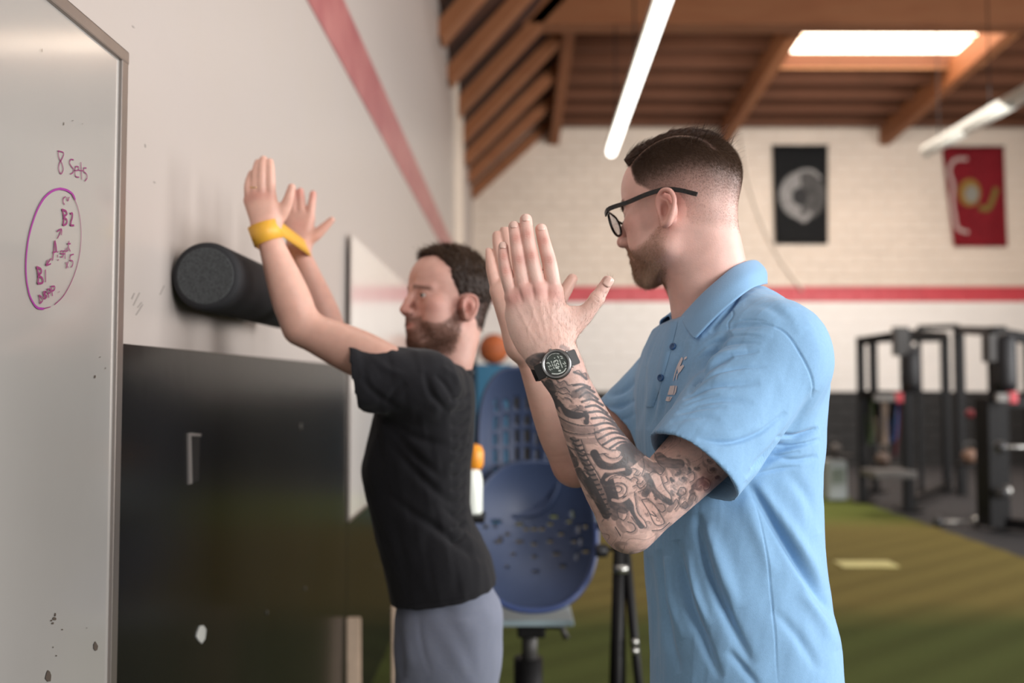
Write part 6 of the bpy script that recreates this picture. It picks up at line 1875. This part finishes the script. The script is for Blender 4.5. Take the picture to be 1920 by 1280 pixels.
# kettlebell-like and silver things
def ketl(px, py, Y, c, label, s=1.0, cat='kettlebell', nm='kettlebell', shelf=None):
    q = P(px, py, Y); k_ = empty(nm, tuple(q), label, cat)
    bm = NB(); bmesh.ops.create_uvsphere(bm, u_segments=20, v_segments=14, radius=.085 * s)
    for v_ in bm.verts: v_.co = Vector((v_.co.x, v_.co.y, v_.co.z * .92)) + Vector(q)
    fromb('bell', bm, mat('bell_' + c, srgb(c), .45), k_, True)
    fromb('handle', path(NB(), spline([q + [-.05 * s, 0, .05 * s], q + [-.06 * s, 0, .12 * s], q + [0, 0, .15 * s], q + [.06 * s, 0, .12 * s], q + [.05 * s, 0, .05 * s]], 4), .013 * s, 8), M['grey_metal'], k_, True)
    return q
# equipment trolley (shelves) carrying the kettlebells
for (x0p, x1p, py, Y, lab) in ((1638, 1690, 872, 10.6, 'dark kettlebell shelf in the left squat rack'), (1800, 1850, 868, 9.9, 'dark kettlebell shelf beside the right rack post'), (1548, 1600, 852, 10.9, 'dark low shelf above the white jug')):
    a = P(x0p, py, Y); b = P(x1p, py, Y); t_ = empty('storage_shelf', (float((a[0] + b[0]) / 2), Y, 0), lab, 'shelf')
    fromb('shelf_board', box(NB(), (a[0], Y - .16, a[2] - .03), (b[0], Y + .16, a[2]), .006), M['black_metal'], t_)
    for xx in (a[0] + .03, b[0] - .03):
        for yy in (Y - .13, Y + .13): fromb('leg', beam(NB(), (xx, yy, 0.0), (xx, yy, a[2] - .02), .035, .035), M['black_metal'], t_)
q = P(1655, 872, 10.6); ketl(1655, 872 - .078 / 10.6 * 1700, 10.6, '6d5a50', 'brown-grey kettlebell on the shelf in the left rack')
ketl(1818, 868 - .078 / 9.9 * 1700, 9.9, '8a6a58', 'tan kettlebell on the shelf beside the right post')
ketl(1566, 852 - .07 / 10.9 * 1700, 10.9, '57504c', 'small grey kettlebell on the shelf above the white jug', .85)
def dumb(px, py, Y, label, L=.16, r=.05, ang=0.0, c=None):
    q = P(px, py, Y); d_ = np.array([math.cos(ang), math.sin(ang), 0]); k_ = empty('dumbbell', tuple(q), label, 'dumbbell')
    fromb('grip', tube(NB(), q - d_ * L, q + d_ * L, .016, n=12), M['steel'], k_, True)
    for s_ in (-1, 1):
        fromb('weight_head', lathe(NB(), [(.001, -.04), (r * .8, -.04), (r, -.025), (r, .025), (r * .8, .04), (.001, .04)], q + d_ * s_ * (L - .01), 20, d_), M['steel'] if s_ > 0 else mat('dumbbell_head', srgb('4a4a4c'), .35, metal=.5), k_, True)
dumb(1795, 978, 1.45 * 1700 / (978 - 715) * .965, 'silver dumbbell lying on the rubber floor by the right rack', .20, .052)
dumb(1703, 922, 10.9, 'chrome dumbbell at the foot of the left rack', .10, .06, 1.2)
dumb(1908, 838, 8.1, 'chrome-ended dumbbell racked on the right squat rack', .16, .055)
dumb(1882, 922, 8.7, 'chrome-ended dumbbell low on the right squat rack', .09, .06, .9)
# white jug near the turf end
a = P(1548, 934, 11.1); b = P(1584, 862, 11.1)
jg = empty('water_jug', (float((a[0] + b[0]) / 2), 11.1, 0), 'translucent white jug standing at the end of the turf', 'jug')
xm = float((a[0] + b[0]) / 2); hw = float((b[0] - a[0]) / 2)
fromb('jug_body', box(NB(), (xm - hw, 11.0, .018), (xm + hw, 11.24, b[2]), .03), mat('milky_plastic', srgb('b9c0c2'), .4), jg)
fromb('jug_neck', lathe(NB(), [(.001, 0), (.05, 0), (.05, .04), (.035, .06), (.035, .10), (.045, .10), (.045, .14), (.001, .15)], (xm, 11.12, b[2] - .01), 18), mat('jug_cap', srgb('cfc8c2'), .4), jg, True)
fromb('jug_label', box(NB(), (xm - hw * .6, 10.985, b[2] * .45), (xm + hw * .6, 11.003, b[2] * .82), .002), mat('jug_label', srgb('8f9a90'), .6), jg)
